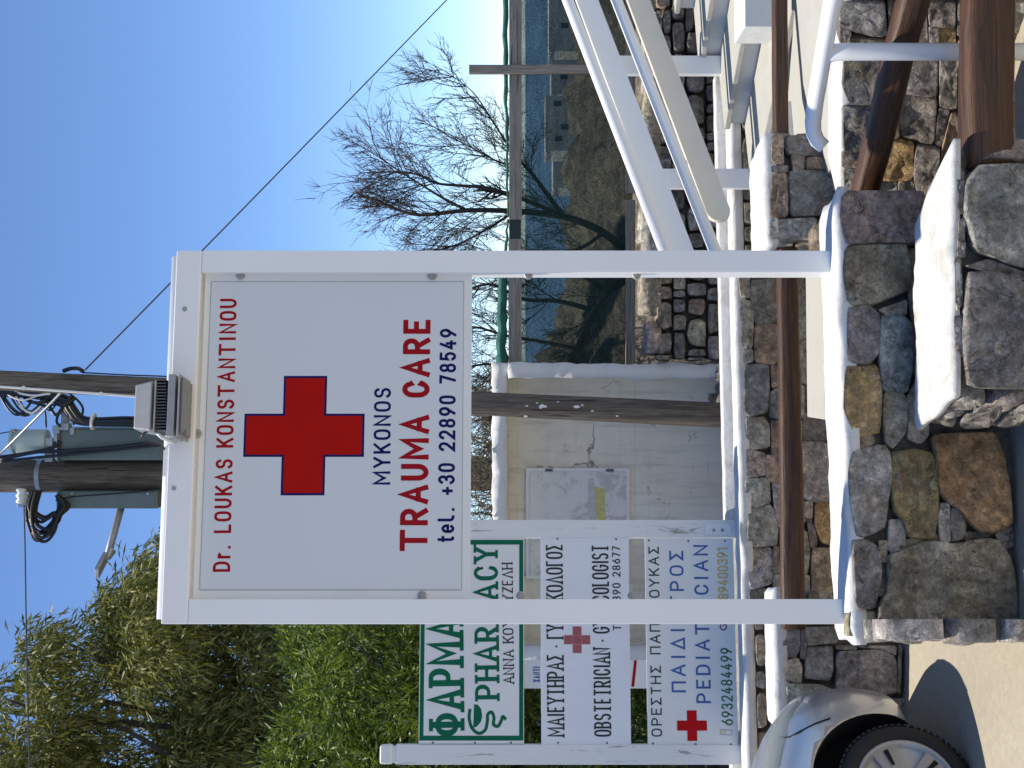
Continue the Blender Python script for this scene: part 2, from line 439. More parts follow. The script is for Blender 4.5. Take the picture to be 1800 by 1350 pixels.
GL = {
 'A': (0.70, [[(0, 0), (0.5, 1), (1, 0)], [(0.17, 0.33), (0.83, 0.33)]]),
 'B': (0.62, [[(0, 0), (0, 1)], bowl(0.53, 1, 0, 0.55, 0.92), bowl(0, 0.53, 0, 0.55, 1.0)]),
 'C': (0.62, [[(1, 0.74)] + arc(0.5, 0.64, 0.5, 0.36, 15, 180, 10) + arc(0.5, 0.36, 0.5, 0.36, 180, 345, 10) + [(1, 0.26)]]),
 'D': (0.64, [[(0, 0), (0, 1)], [(0, 1), (0.45, 1)] + arc(0.45, 0.62, 0.55, 0.38, 90, 0, 7) + arc(0.45, 0.38, 0.55, 0.38, 0, -90, 7) + [(0, 0)]]),
 'E': (0.54, [[(1, 1), (0, 1), (0, 0), (1, 0)], [(0, 0.52), (0.82, 0.52)]]),
 'G': (0.64, [[(1, 0.76)] + arc(0.5, 0.64, 0.5, 0.36, 18, 180, 10) + arc(0.5, 0.36, 0.5, 0.36, 180, 355, 10) + [(1, 0.48), (0.55, 0.48)]]),
 'H': (0.64, [[(0, 0), (0, 1)], [(1, 0), (1, 1)], [(0, 0.52), (1, 0.52)]]),
 'I': (0.14, [[(0.5, 0), (0.5, 1)]]),
 'K': (0.62, [[(0, 0), (0, 1)], [(1, 1), (0.12, 0.44)], [(0.36, 0.6), (1, 0)]]),
 'L': (0.54, [[(0, 1), (0, 0), (1, 0)]]),
 'M': (0.80, [[(0, 0), (0, 1), (0.5, 0.32), (1, 1), (1, 0)]]),
 'N': (0.66, [[(0, 0), (0, 1), (1, 0), (1, 1)]]),
 'O': (0.64, [loop(0.5, 0.5, 0.5, 0.5)]),
 'P': (0.60, [[(0, 0), (0, 1)], bowl(0.44, 1, 0, 0.5, 1.0)]),
 'R': (0.62, [[(0, 0), (0, 1)], bowl(0.46, 1, 0, 0.5, 0.96), [(0.48, 0.46), (1, 0)]]),
 'S': (0.60, [[(0.97, 0.80)] + arc(0.5, 0.77, 0.47, 0.23, 20, 180, 9) + arc(0.5, 0.76, 0.47, 0.25, 180, 255, 5) + arc(0.5, 0.26, 0.5, 0.26, 75, 0, 6) + arc(0.5, 0.25, 0.5, 0.25, 0, -160, 9)]),
 'T': (0.60, [[(0, 1), (1, 1)], [(0.5, 1), (0.5, 0)]]),
 'U': (0.62, [[(0, 1), (0, 0.36)] + arc(0.5, 0.36, 0.5, 0.36, 180, 360, 12)[1:] + [(1, 1)]]),
 'Y': (0.66, [[(0, 1), (0.5, 0.45), (1, 1)], [(0.5, 0.45), (0.5, 0)]]),
 'Z': (0.58, [[(0, 1), (1, 1), (0, 0), (1, 0)]]),
 'X': (0.64, [[(0, 1), (1, 0)], [(0, 0), (1, 1)]]),
 'Γ': (0.52, [[(0, 0), (0, 1), (1, 1)]]),
 'Δ': (0.70, [[(0, 0), (0.5, 1), (1, 0), (0, 0)]]),
 'Λ': (0.68, [[(0, 0), (0.5, 1), (1, 0)]]),
 'Π': (0.64, [[(0, 0), (0, 1), (1, 1), (1, 0)]]),
 'Σ': (0.58, [[(1, 1), (0, 1), (0.6, 0.5), (0, 0), (1, 0)]]),
 'Φ': (0.78, [loop(0.5, 0.5, 0.5, 0.30, 0.9), [(0.5, 0), (0.5, 1)]]),
 'r': (0.36, [[(0, 0), (0, 0.70)], [(0, 0.45)] + arc(0.62, 0.42, 0.6, 0.27, 165, 60, 7)]),
 't': (0.38, [[(0.32, 0.98), (0.32, 0.2)] + arc(0.7, 0.2, 0.38, 0.2, 180, 290, 6)[1:], [(0, 0.70), (1, 0.70)]]),
 'e': (0.54, [[(0, 0.37), (1, 0.37)] + arc(0.5, 0.42, 0.5, 0.30, 0, 180, 10)[1:] + arc(0.5, 0.30, 0.5, 0.30, 180, 320, 9)[1:]]),
 'l': (0.24, [[(0, 1), (0, 0.2)] + arc(0.9, 0.2, 0.9, 0.2, 180, 270, 5)[1:]]),
 '.': (0.14, [[(0.5, 0), (0.5, 0.015)]]),
 '·': (0.2, [[(0.5, 0.42), (0.5, 0.56)]]),
 '-': (0.3, [[(0, 0.5), (1, 0.5)]]),
 '+': (0.5, [[(0, 0.42), (1, 0.42)], [(0.5, 0.14), (0.5, 0.70)]]),
 '0': (0.56, [loop(0.5, 0.5, 0.5, 0.5)]),
 '1': (0.36, [[(0, 0.78), (0.75, 1), (0.75, 0)]]),
 '2': (0.56, [arc(0.5, 0.72, 0.5, 0.28, 165, 0, 9) + [(0.9, 0.52), (0, 0), (1, 0)]]),
 '3': (0.56, [arc(0.48, 0.75, 0.46, 0.25, 160, -90, 11), arc(0.48, 0.27, 0.52, 0.27, 75, -160, 12)]),
 '4': (0.58, [[(0.62, 1), (0, 0.26), (1, 0.26)], [(0.72, 0.56), (0.72, 0)]]),
 '5': (0.56, [[(0.92, 1), (0.12, 1), (0.06, 0.54)] + arc(0.5, 0.32, 0.5, 0.32, 115, -150, 12)]),
 '6': (0.56, [[(0.78, 1), (0.14, 0.48)] + loop(0.5, 0.31, 0.5, 0.31, 0.9, 22, 160)]),
 '7': (0.54, [[(0, 1), (1, 1), (0.36, 0)]]),
 '8': (0.56, [loop(0.5, 0.75, 0.44, 0.25, 0.9, 22), loop(0.5, 0.255, 0.5, 0.255, 0.9, 22)]),
 '9': (0.56, [[(0.22, 0), (0.86, 0.52)] + loop(0.5, 0.69, 0.5, 0.31, 0.9, 22, -20)]),
}
for g, l in zip('ΑΒΕΖΗΙΚΜΝΟΡΤΥΧ', 'ABEZHIKMNOPTYX'):
    GL[g] = GL[l]

def ribbon(path, wx, wy, round_end=False):
    """flat ribbon round a polyline with an elliptical pen; returns verts, faces"""
    pts = [Vector(p).to_2d() for p in path]
    q = [pts[0]]
    for p in pts[1:]:
        if (p - q[-1]).length > 1e-4: q.append(p)
    pts = q
    if len(pts) < 2: return [], []
    closed = (pts[0] - pts[-1]).length < 1e-3 and len(pts) > 3
    if closed: pts = pts[:-1]
    n = len(pts); vs = []; fs = []
    for i in range(n):
        if closed: a, b = pts[i - 1], pts[(i + 1) % n]
        else: a, b = pts[max(i - 1, 0)], pts[min(i + 1, n - 1)]
        d1 = (pts[i] - a); d2 = (b - pts[i])
        if d1.length < 1e-9: d1 = d2
        if d2.length < 1e-9: d2 = d1
        d1 = d1.normalized(); d2 = d2.normalized()
        n1 = Vector((-d1.y, d1.x)); n2 = Vector((-d2.y, d2.x))
        m = n1 + n2
        m = n1 if m.length < 1e-4 else m.normalized()
        k = min(1.0 / max(m.dot(n1), 0.25), 2.4)
        off = Vector((m.x * wx * 0.5 * k, m.y * wy * 0.5 * k))
        vs += [pts[i] + off, pts[i] - off]
    m = n if closed else n - 1
    for i in range(m):
        j = (i + 1) % n
        fs.append((2 * i, 2 * i + 1, 2 * j + 1, 2 * j))
    return vs, fs

def lettering(name, text, plane, p0, p1, cap, mat, parent, off, wx=0.15, wy=None, serif=False,
              gap=0.16, space=0.34, tilt_cap=None, parts=None, mono=None):
    """text from pixel p0 to pixel p1 (baseline ends), cap = capital height in pixels.
    wx, wy: pen width in units of the capital height"""
    wy = wx if wy is None else wy
    s0, z0 = plane.sz(*p0, off); s1, z1 = plane.sz(*p1, off)
    mid = ((p0[0] + p1[0]) / 2, (p0[1] + p1[1]) / 2)
    ch = abs(plane.sz(mid[0] - cap, mid[1], off)[1] - plane.sz(mid[0], mid[1], off)[1])
    base = Vector((s0, z0)); run = Vector((s1 - s0, z1 - z0)); L = run.length; ex = run / L
    ey = Vector((-ex.y, ex.x))
    adv = []; tot = 0.0
    for c in text:
        w = space if c == ' ' else GL[c][0] + (wx if c in 'I.ΙlT' else 0.0)
        if mono and c != ' ': w = mono
        adv.append(w); tot += w + gap
    tot -= gap
    kx = L / (tot * ch)             # horizontal squeeze so that the line fits
    mb = MB(); x = 0.0; layer = 0; outs = []
    for c, w in zip(text, adv):
        if c == ' ' and mb.v:
            outs.append(mb.build(name, mat, parent)); mb = MB()
        if c != ' ':
            gw = w
            paths = GL[c][1]
            hx, hy = wx / 2, wy / 2
            kwx = wx / kx if not serif else wx / kx   # pen keeps its real width when squeezed
            def T(u, v):
                return (x * kx + (min(hx, gw * kx / 2) + u * max(gw * kx - wx, 0.0)), hy + v * (1 - wy))
            for path in paths:
                pp = [T(u, v) for u, v in path]
                if c in '.·': pp = [(pp[0][0], pp[0][1] - hy * 0.98), (pp[0][0], pp[0][1] + hy * 0.98)]
                if not serif and c not in '.·' and (Vector(path[0]) - Vector(path[-1])).length > 1e-3:
                    # butt the stroke ends out to the full letter box
                    for a, b in ((0, 1), (-1, -2)):
                        d = Vector(pp[a]) - Vector(pp[b])
                        if d.length > 1e-6:
                            d.normalize(); pp[a] = (pp[a][0] + d.x * hx * 0.95, pp[a][1] + d.y * hy * 0.95)
                runs = [pp]
                for rr in runs:
                    vs, fs = ribbon(rr, wx, wy)
                    if vs:
                        z = off + 0.00012 * (layer % 4)
                        mb.add([plane.pt(*(base + ex * (v.x * ch) + ey * (v.y * ch)), z) for v in vs], fs)
                    layer += 1
                if serif:
                    for a, b in ((0, 1), (-1, -2)):
                        (u, v), (u2, v2) = path[a], path[b]
                        if (v < 0.02 or v > 0.98) and abs(v2 - v) > 0.12:
                            q = T(u, v); sw = min(wx * 1.0, gw * kx * 0.27)
                            z = off + 0.0006
                            y0_, y1_ = (q[1] - hy, q[1] - hy + wy * 0.85) if v < 0.5 else (q[1] + hy - wy * 0.85, q[1] + hy)
                            rect = [(q[0] - sw, y0_), (q[0] + sw, y0_), (q[0] + sw, y1_), (q[0] - sw, y1_)]
                            mb.add([plane.pt(*(base + ex * (r[0] * ch) + ey * (r[1] * ch)), z) for r in rect], [(0, 1, 2, 3)])
        x += w + gap
    if mb.v: outs.append(mb.build(name, mat, parent))
    return outs

def px_poly(plane, pts, off, mat, name, parent):
    mb = MB(); mb.add([plane.hit(px, py, off) for px, py in pts], [tuple(range(len(pts)))])
    return mb.build(name, mat, parent)
# ------------------------------------------------------------------ stones and walls
PAL = {'g': (0.40, 0.365, 0.315), 'd': (0.24, 0.225, 0.20), 'b': (0.37, 0.275, 0.19), 'o': (0.52, 0.335, 0.16),
       'l': (0.45, 0.41, 0.28), 't': (0.46, 0.385, 0.285), 'k': (0.32, 0.29, 0.25), 'w': (0.50, 0.47, 0.41),
       'u': (0.335, 0.325, 0.295)}

def resample(poly, n, rnd=0.055):
    pts = [Vector(p) for p in poly]
    out = []
    for i in range(len(pts)):
        a, b = pts[i], pts[(i + 1) % len(pts)]
        out += [a.lerp(b, rnd), a.lerp(b, 1 - rnd)]
    pts = out
    seg = [(pts[(i + 1) % len(pts)] - pts[i]).length for i in range(len(pts))]
    tot = sum(seg); res = []
    i = 0; acc = 0.0
    for k in range(n):
        t = tot * k / n
        while acc + seg[i] < t and i < len(seg) - 1:
            acc += seg[i]; i += 1
        res.append(pts[i].lerp(pts[(i + 1) % len(pts)], (t - acc) / max(seg[i], 1e-9)))
    return res

def slab(name, O, ex, ey, ez, poly, prot, back, mat, parent, col=None, npts=26, rings=5, rough=0.012,
         edge=0.12, seed=0.0, jit=0.010, rnd=0.055, freq=9.0, soft=False):
    """an uneven stone (or a hand-plastered slab): outline poly in ex, ey; face pushed out along ez"""
    O = Vector(O); pts = resample(poly, npts, rnd)
    cen = sum(pts, Vector((0, 0))) / len(pts)
    size = max((p - cen).length for p in pts)
    sv = Vector((seed * 3.17, seed * 1.73, seed * 2.31))
    vs = []; fs = []
    prof = [(1.0, None), (1.0, 0.0)]
    if not soft: prof.append((1 - min(0.05, 0.006 / size), edge * 1.0))
    for r in range(1, rings):
        t = r / rings
        prof.append((1 - t ** 1.35 * 0.97, t))
    def place(p, w):
        return O + ex * p.x + ey * p.y + ez * w
    for k, (sc, t) in enumerate(prof):
        for i, p in enumerate(pts):
            q = cen + (p - cen) * sc
            w0 = place(q, 0)
            if k <= 2:
                jv = nz(w0 * 6 + sv, 1.0) * jit * size * 2
                q = q + (p - cen).normalized() * jv
            if t is None: h = -back
            elif t == 0.0: h = prot * (0.55 if edge < 1 else 0) + nz(w0 + sv, freq) * rough * 0.5
            else:
                fc = 0.0 if soft else (mnoise.cell((w0 + sv) * freq * 0.8) - 0.5) * 0.55
                h = prot * (1 - (1 - min(1, t / max(edge, 1e-3))) ** 2 * 0.5) + (nz(w0 + sv, freq) + 0.5 * nz(w0 + sv, freq * 2.7) + 0.35 * nz(w0 + sv, freq * 6) + fc) * rough
            vs.append(place(q, h))
    n = npts
    for k in range(len(prof) - 1):
        for i in range(n):
            j = (i + 1) % n
            fs.append((k * n + i, k * n + j, (k + 1) * n + j, (k + 1) * n + i))
    c0 = place(cen, prot + nz(place(cen, 0) + sv, freq) * rough)
    vs.append(c0); ci = len(vs) - 1; b = (len(prof) - 1) * n
    fs += [(b + i, b + (i + 1) % n, ci) for i in range(n)]
    vs.append(place(cen, -back)); cb = len(vs) - 1
    fs += [((i + 1) % n, i, cb) for i in range(n)]
    mb = MB(); mb.add(vs, fs)
    o = mb.build(name, mat, parent, smooth=True, loc=place(cen, 0))
    if col is not None: o.color = (*col, 1)
    return o

UPV = Vector((0, 0, 1))
_sid = [0]
def vcol(key, a=0.14):
    c = PAL[key] if isinstance(key, str) else key
    k = 1 + random.uniform(-a, a)
    return tuple(min(0.9, q * k * (1 + random.uniform(-0.05, 0.05))) for q in c)

def stone_px(plane, pts, key, parent, prot=0.03, mat=None, npts=30, rings=6, rough=0.012, back=0.10, jit=0.012, **kw):
    poly = [Vector(plane.sz(*p)) for p in pts]
    pc = sum(poly, Vector((0, 0))) / len(poly)
    poly = [p + (p - pc).normalized() * 0.007 for p in poly]
    _sid[0] += 1
    return slab('stone', plane.o, plane.e, UPV, plane.n, poly, prot * random.uniform(0.7, 1.25), back, mat or M['stone'], parent,
                vcol(key), npts, rings, rough, seed=_sid[0], jit=jit, **kw)

def zt(ox, oy, sc):
    return lambda l: [(ox + x / sc, oy + y / sc) for x, y in l]

def masonry(plane, s0, s1, z0, z1, row, wid, parent, keys, prot=0.03, mat=None, npts=18, rings=4, gap=0.012, rough=0.012, back=0.10, clip=None, jt=0.13, wv=(0.55, 1.6)):
    """random coursed rubble between s0..s1 and z0..z1"""
    z = z0; prev = None
    while z < z1 - row * 0.3:
        h = row * random.uniform(0.75, 1.3)
        if z + h > z1 - row * 0.45: h = z1 - z
        s = s0 - random.uniform(0, wid * 0.5)
        while s < s1 - 0.01:
            w = wid * random.uniform(*wv)
            if s1 - (s + w) < wid * 0.4: w = s1 - s
            a, b = max(s, s0) + gap / 2, min(s + w, s1) - gap / 2
            lo, hi = z + gap / 2, z + h - gap / 2
            split = random.random() < 0.16 and h > row * 0.9
            cells = [(a, b, lo, hi)] if not split else [(a, b, lo, lo + (hi - lo) * 0.52 - gap / 2), (a, b, lo + (hi - lo) * 0.52 + gap / 2, hi)]
            for (a_, b_, l_, h_) in cells:
                if b_ - a_ > 0.02 and (clip is None or clip((a_ + b_) / 2, (l_ + h_) / 2)):
                    jx = (b_ - a_) * jt; jz = (h_ - l_) * jt
                    r = random.uniform
                    poly = [(a_ + r(0, jx), l_ + r(0, jz)), ((a_ + b_) / 2 + r(-jx, jx), l_ + r(-.02, .4) * jz), (b_ - r(0, jx), l_ + r(0, jz)), (b_ - r(0, .4) * jx, (l_ + h_) / 2 + r(-jz, jz)),
                            (b_ - r(0, jx), h_ - r(0, jz)), ((a_ + b_) / 2 + r(-jx, jx), h_ - r(0, .5) * jz), (a_ + r(0, jx), h_ - r(0, jz)), (a_ + r(0, .4) * jx, (l_ + h_) / 2 + r(-jz, jz))]
                    _sid[0] += 1
                    slab('stone', plane.o, plane.e, UPV, plane.n, poly, prot * r(0.6, 1.3), back, mat or M['stone'], parent,
                         vcol(random.choice(keys)), npts, rings, rough, seed=_sid[0])
            s += w
        z += h

def core(parent, plan, z0, z1):
    mb = MB(); mb.prism([Vector((p[0], p[1], z0)) for p in plan], (0, 0, z1 - z0))
    return mb.build('mortar_core', M['mortar'], parent)

def coping(parent, plan, z, thick, seed=1, npts=110, rough=0.012, mat=None, name='coping', back=0.02):
    """plan: xy outline of the white slab; its top lies at z"""
    poly = [(p[0], p[1]) for p in plan]
    return slab(name, (0, 0, z - thick), Vector((1, 0, 0)), Vector((0, 1, 0)), UPV, poly, thick, back,
                mat or M['white_cap'], parent, None, npts, 8, rough, edge=0.22, seed=seed, jit=0.012, rnd=0.06, freq=5.0, soft=True)

def quad_plan(plane, s0, s1, f, b):
    """plan rectangle on a plane: from f in front of it to b behind it"""
    return [plane.pt(s0, 0, f), plane.pt(s1, 0, f), plane.pt(s1, 0, -b), plane.pt(s0, 0, -b)]

# ------------------------------------------------------------------ ground
def m_ground():
    n = NT('sunlit_concrete_street')
    tc = n.n('ShaderNodeTexCoord'); c = tc.outputs['Object']
    a = n.noise(c, 1.1, 8, 0.65, 0.4); b = n.noise(c, 24.0, 8, 0.7); g = n.noise(c, 160.0, 4, 0.7)
    col = n.ramp(a, [(0.3, (0.40, 0.355, 0.275)), (0.7, (0.50, 0.45, 0.36))])
    col = n.mix(n.ramp(b, [(0.35, 0.35), (0.65, 0.0)]), col, (0.27, 0.235, 0.18))
    col = n.mix(n.ramp(g, [(0.3, 0.4), (0.55, 0.0)]), col, (0.22, 0.195, 0.155))
    spots = n.ramp(n.voro(c, 55.0), [(0.05, 0.5), (0.13, 0.0)])
    col = n.mix(spots, col, (0.16, 0.14, 0.115))
    st = n.ramp(n.noise(c, 2.4, 8, 0.7, 1.0), [(0.62, 0.0), (0.72, 0.35)])
    col = n.mix(st, col, (0.46, 0.33, 0.17))
    # dry earth and scrub beyond the street
    sp = n.n('ShaderNodeSeparateXYZ'); n.l(c, sp.inputs[0])
    far = n.ramp(n.math('MULTIPLY', sp.outputs['Y'], 0.01), [(0.10, 0.0), (0.12, 1.0)])
    earth = n.ramp(n.noise(c, 0.35, 10, 0.7), [(0.35, (0.10, 0.085, 0.05)), (0.65, (0.24, 0.19, 0.12))])
    col = n.mix(far, col, earth)
    nb = n.bump(b, 0.5, 0.012); nb = n.bump(g, 0.6, 0.004, nb)
    return n.done(col, 0.9, nb, spec=0.25)
def m_earth(name, lo, hi, sc):
    n = NT(name); c = n.n('ShaderNodeTexCoord').outputs['Object']
    a = n.noise(c, sc, 10, 0.72, 0.6); b = n.noise(c, sc * 7, 6, 0.7)
    col = n.ramp(a, [(0.32, lo), (0.68, hi)])
    col = n.mix(n.ramp(b, [(0.3, 0.6), (0.6, 0.0)]), col, tuple(q * 0.5 for q in lo))
    nb = n.bump(a, 1.0, 0.35 / sc); nb = n.bump(b, 0.8, 0.08 / sc, nb)
    return n.done(col, 0.95, nb, spec=0.2)
M['ground'] = m_ground()
M['earth'] = m_earth('dry_earth', (0.13, 0.105, 0.07), (0.27, 0.22, 0.15), 1.6)
M['bank'] = m_earth('rocky_bank_earth', (0.15, 0.13, 0.10), (0.58, 0.52, 0.42), 3.0)

def gz(x, y):
    z = -0.05 * (max(-7.0, min(6.0, x)) + 0.6)
    if y > 9.6: z = min(z, 0.0) - 0.3
    if y > 20: z -= min(1.0, (y - 20) / 90.0) * 4.5
    if y > 150: z -= min(1.0, (y - 150) / 200.0) * 14.0
    return z + 0.006 * nz((x * 0.8, y * 0.8, 0))
xs = sorted(set([-700, -400, -200, -120, -70, -40, -25, -16] + [-12 + 0.4 * i for i in range(61)] + [16, 25, 40, 70, 120, 200, 400, 700]))
ys = sorted(set([-120, -60, -30, -15, -8] + [-4 + 0.4 * i for i in range(62)] + [24, 30, 40, 55, 75, 100, 130, 160, 200, 260, 350]))
tag(grid_mesh('ground', xs, ys, gz, M['ground']), kind='structure')

def m_sea():
    n = NT('sea_water'); c = n.coords((0.05, 0.15, 1))
    nb = n.bump(n.noise(c, 4, 6, 0.6), 0.4, 0.3)
    return n.done((0.02, 0.075, 0.15), 0.25, nb)
mb = MB(); mb.add([(-6000, 200, -9), (6000, 200, -9), (6000, 8000, -9), (-6000, 8000, -9)], [(0, 1, 2, 3)])
tag(mb.build('sea', m_sea(), loc=(0, 200, -9)), kind='structure')

# planes of the walls, all seen from the street
SW = Plane(-0.661, 6.01, 9.7)            # face of the wall that carries the clinic sign
BW = Plane(-0.80, 8.90, 9.7)             # retaining wall at the back
DW = Plane(-1.444, 7.60, 9.7)            # low wall behind the car
NW = Plane(0.0, 5.42, 0.0)               # low wall in front, nearest the camera
_A = P(1478, 345, 7.0); _B = P(1475, 0, 6.2)
RW = Plane(_A.x, _A.y, math.degrees(math.atan2(_B.y - _A.y, _B.x - _A.x)))   # ramp wall on the right
CP = Plane(P(0, 420, 7.4).x, 7.4, 9.7)   # stone pillar in the middle

# terrace behind the back wall
def tz(x, y):
    z = 0.25 + 0.02 * nz((x * 1.3, y * 1.3, 3))
    if y > 17: z -= min(1.0, (y - 17) / 70.0) * 3.6
    return z
ter_y = [9.3 + 0.4 * i for i in range(26)] + [22, 26, 32, 40, 55, 75]
vs = []; xs2 = [-24 + 1.0 * i for i in range(49)]
for j, y in enumerate(ter_y):
    for x in xs2:
        yy = y if j else 8.98 + 0.171 * (x + 0.8)
        if j and yy < 8.98 + 0.171 * (x + 0.8) + 0.05 * j: yy = 8.98 + 0.171 * (x + 0.8) + 0.05 * j
        vs.append((x, yy, tz(x, yy)))
nx2 = len(xs2)
mb = MB(); mb.add(vs, [(j * nx2 + i, j * nx2 + i + 1, (j + 1) * nx2 + i + 1, (j + 1) * nx2 + i) for j in range(len(ter_y) - 1) for i in range(nx2 - 1)])
tag(mb.build('terrace_ground', M['earth'], smooth=True), kind='structure')

# rubble bank behind the net fence
def bz(x, y):
    t = max(0.0, 1 - abs((y - 15.2) / 2.2) ** 2)
    wid = max(0.0, min(1.0, (x + 1.1) / 1.0))
    top = 1.50 + 0.10 * nz((x * 0.7, 0, 9)) + max(0, 0.25 * (1.2 - abs(x - 0.2)))
    return 0.1 + (top - 0.1) * (t ** 0.7) * wid + 0.22 * nz((x * 2.1, y * 2.1, 5)) * t + 0.16 * abs(nz((x * 5, y * 5, 2))) * t + 0.07 * nz((x * 13, y * 13, 2)) * t
bx = [-1.4 + 0.05 * i for i in range(200)]; by = [12.9 + 0.06 * i for i in range(78)]
tag(grid_mesh('rocky_bank', bx, by, bz, M['bank']), kind='structure')

# ---- sign wall
z5 = zt(1460, 740, 3.294); z4 = zt(1460, 320, 2.935); z1 = zt(1200, 0, 3.0)
SL = SW.sz(1600, 1119)[0]; SR = SW.sz(1540, 338)[0]
w = thing('stone_wall', SW.pt((SL + SR) / 2, 0, -0.2), 'rubble stone wall with white coping carrying the red cross clinic sign', 'wall')
core(w, quad_plan(SW, SL + 0.05, SR - 0.05, -0.045, 0.33), -0.15, 0.675)
FRONT = [
 (z5, 'l', 0.055, [(325, 785), (440, 740), (560, 700), (700, 715), (880, 680), (960, 700), (1020, 800), (1045, 920), (1060, 1050), (1072, 1200), (900, 1240), (600, 1245), (420, 1225), (275, 1200), (265, 1110), (290, 1040), (330, 990), (330, 880)]),
 (z5, 'o', 0.05, [(575, 85), (930, 70), (985, 180), (1000, 280), (1020, 400), (1035, 600), (960, 645), (850, 640), (770, 560), (740, 510), (690, 480), (620, 410), (605, 330), (605, 200)]),
 (z5, (0.43, 0.31, 0.16), 0.04, [(350, 185), (480, 165), (585, 195), (600, 340), (615, 540), (585, 690), (440, 670), (415, 580), (365, 520), (345, 350)]),
 (z5, 'g', 0.035, [(120, 190), (300, 140), (335, 180), (345, 300), (330, 450), (310, 620), (150, 680), (120, 500), (100, 300)]),
 (z5, 'g', 0.035, [(120, 700), (205, 690), (270, 740), (275, 880), (250, 1080), (140, 1085), (130, 900)]),
 (z5, 'w', 0.02, [(335, 580), (405, 575), (425, 650), (425, 720), (360, 765), (335, 740)]),
 (z5, 't', 0.015, [(275, 700), (325, 700), (320, 815), (280, 810)]),
 (z5, 'w', 0.02, [(630, 485), (680, 480), (690, 700), (630, 705), (620, 580)]),
 (z5, 'k', 0.02, [(695, 510), (730, 510), (775, 600), (760, 680), (700, 700), (695, 600)]),
 (z5, 'l', 0.01, [(110, 1110), (250, 1105), (250, 1240), (110, 1240)]),
 (z5, 'b', 0.01, [(430, 690), (600, 650), (620, 690), (440, 730), (400, 740)]),
 (z5, 'k', -0.01, [(780, 640), (950, 655), (880, 675), (790, 700)]),
 (z5, 'd', -0.005, [(285, 820), (330, 830), (320, 1000), (280, 1010)]),
 (z5, 'k', 0.0, [(960, 660), (1050, 620), (1060, 720), (1010, 740)]),
 (z5, 'b', 0.015, [(110, 95), (240, 85), (245, 130), (180, 175), (105, 180)]),
 (z4, (0.40, 0.31, 0.235), 0.05, [(60, 60), (480, 60), (480, 190), (440, 330), (300, 318), (80, 330), (50, 200)]),
 (z4, 'b', 0.05, [(75, 340), (380, 330), (400, 430), (400, 560), (290, 600), (200, 640), (90, 630), (65, 480)]),
 (z4, 'k', 0.035, [(85, 660), (190, 640), (245, 690), (245, 880), (190, 945), (85, 930)]),
 (z4, 'u', 0.035, [(252, 700), (370, 700), (415, 740), (415, 950), (390, 1090), (262, 1080), (250, 900)]),
 (z4, 'o', 0.03, [(75, 960), (240, 950), (255, 1100), (250, 1290), (120, 1315), (70, 1180)]),
 (z4, 't', 0.03, [(275, 1090), (360, 1085), (395, 1130), (380, 1290), (320, 1370), (280, 1340), (270, 1200)]),
 (z4, 't', 0.03, [(395, 1110), (430, 1040), (470, 1020), (500, 1250), (500, 1310), (460, 1350), (395, 1320)]),
 (z4, 't', 0.015, [(250, 660), (390, 610), (385, 690), (300, 692)]),
 (z4, 'b', 0.02, [(400, 350), (500, 340), (500, 1000), (430, 1000), (420, 720), (405, 620)]),
]
for tr, key, pr, pts in FRONT:
    big = len(pts) > 9
    stone_px(SW, tr(pts), key, w, pr, npts=44 if big else 28, rings=8 if big else 6, rough=0.016 if big else 0.010, back=0.09)
EndL = Plane(*SW.pt(SL, 0).xy, 9.7 - 90)      # left end, faces left
masonry(EndL, 0.02, 0.38, -0.06, 0.69, 0.26, 0.3, w, 'gtw', 0.02, back=0.07)
EndR = Plane(*SW.pt(SR, 0, -0.38).xy, 9.7 + 90)
masonry(EndR, 0.0, 0.36, -0.15, 0.69, 0.22, 0.24, w, 'bkg', 0.02, back=0.07)
Bk = Plane(*SW.pt(SR, 0, -0.38).xy, 9.7 + 180)
masonry(Bk, 0.0, SR - SL, -0.1, 0.69, 0.22, 0.3, w, 'bkgg', 0.02, back=0.07)
def wavy(plane, s0, s1, f, b, n=16, a=0.012, seed=3.0):
    top = [plane.pt(s0 + (s1 - s0) * i / n, 0, f + a * nz((i * 1.7, seed, 0))).xy for i in range(n + 1)]
    bot = [plane.pt(s1 + (s0 - s1) * i / n, 0, -b + a * nz((i * 1.7, seed + 5, 0))).xy for i in range(n + 1)]
    return top + bot
coping(w, wavy(SW, SL - 0.02, SR + 0.02, 0.015, 0.33, a=0.007), 0.716, 0.050, 2, 150, 0.008)

# ---- near wall
w = thing('stone_wall', (0.4, 5.7, 0), 'low wall of big dark stones nearest the camera with a white top', 'wall')
plan = [Vector((-0.03, 5.42, 0)), Vector((0.93, 5.42, 0)), Vector((0.70, 6.03, 0)), Vector((-0.19, 6.03, 0))]
core(w, [Vector((0.02, 5.47, 0)), Vector((0.86, 5.47, 0)), Vector((0.66, 5.90, 0)), Vector((-0.12, 5.90, 0))], -0.2, 0.425)
for key, pr, pts in [
 ('k', 0.05, [(700, 0), (760, -85), (1000, -85), (1420, -85), (1420, 440), (1150, 470), (900, 420), (740, 350), (690, 170)]),
 ('k', 0.02, [(690, 435), (820, 400), (1000, 470), (1200, 500), (960, 505), (800, 465)]),
 ('d', 0.055, [(700, 470), (850, 470), (1000, 530), (1420, 560), (1420, 1065), (1000, 1062), (700, 1055), (690, 800)]),
 ('t', 0.015, [(640, 400), (672, 410), (677, 620), (650, 660)]),
 ('k', 0.015, [(640, 700), (682, 700), (677, 900), (640, 860)]),
 ('k', 0.015, [(650, -60), (690, -60), (680, 160), (660, 150)]),
 ('g', 0.015, [(660, 200), (690, 190), (690, 380), (655, 380)])]:
    stone_px(NW, z4(pts), key, w, pr, npts=48, rings=9, rough=0.02, back=0.10)
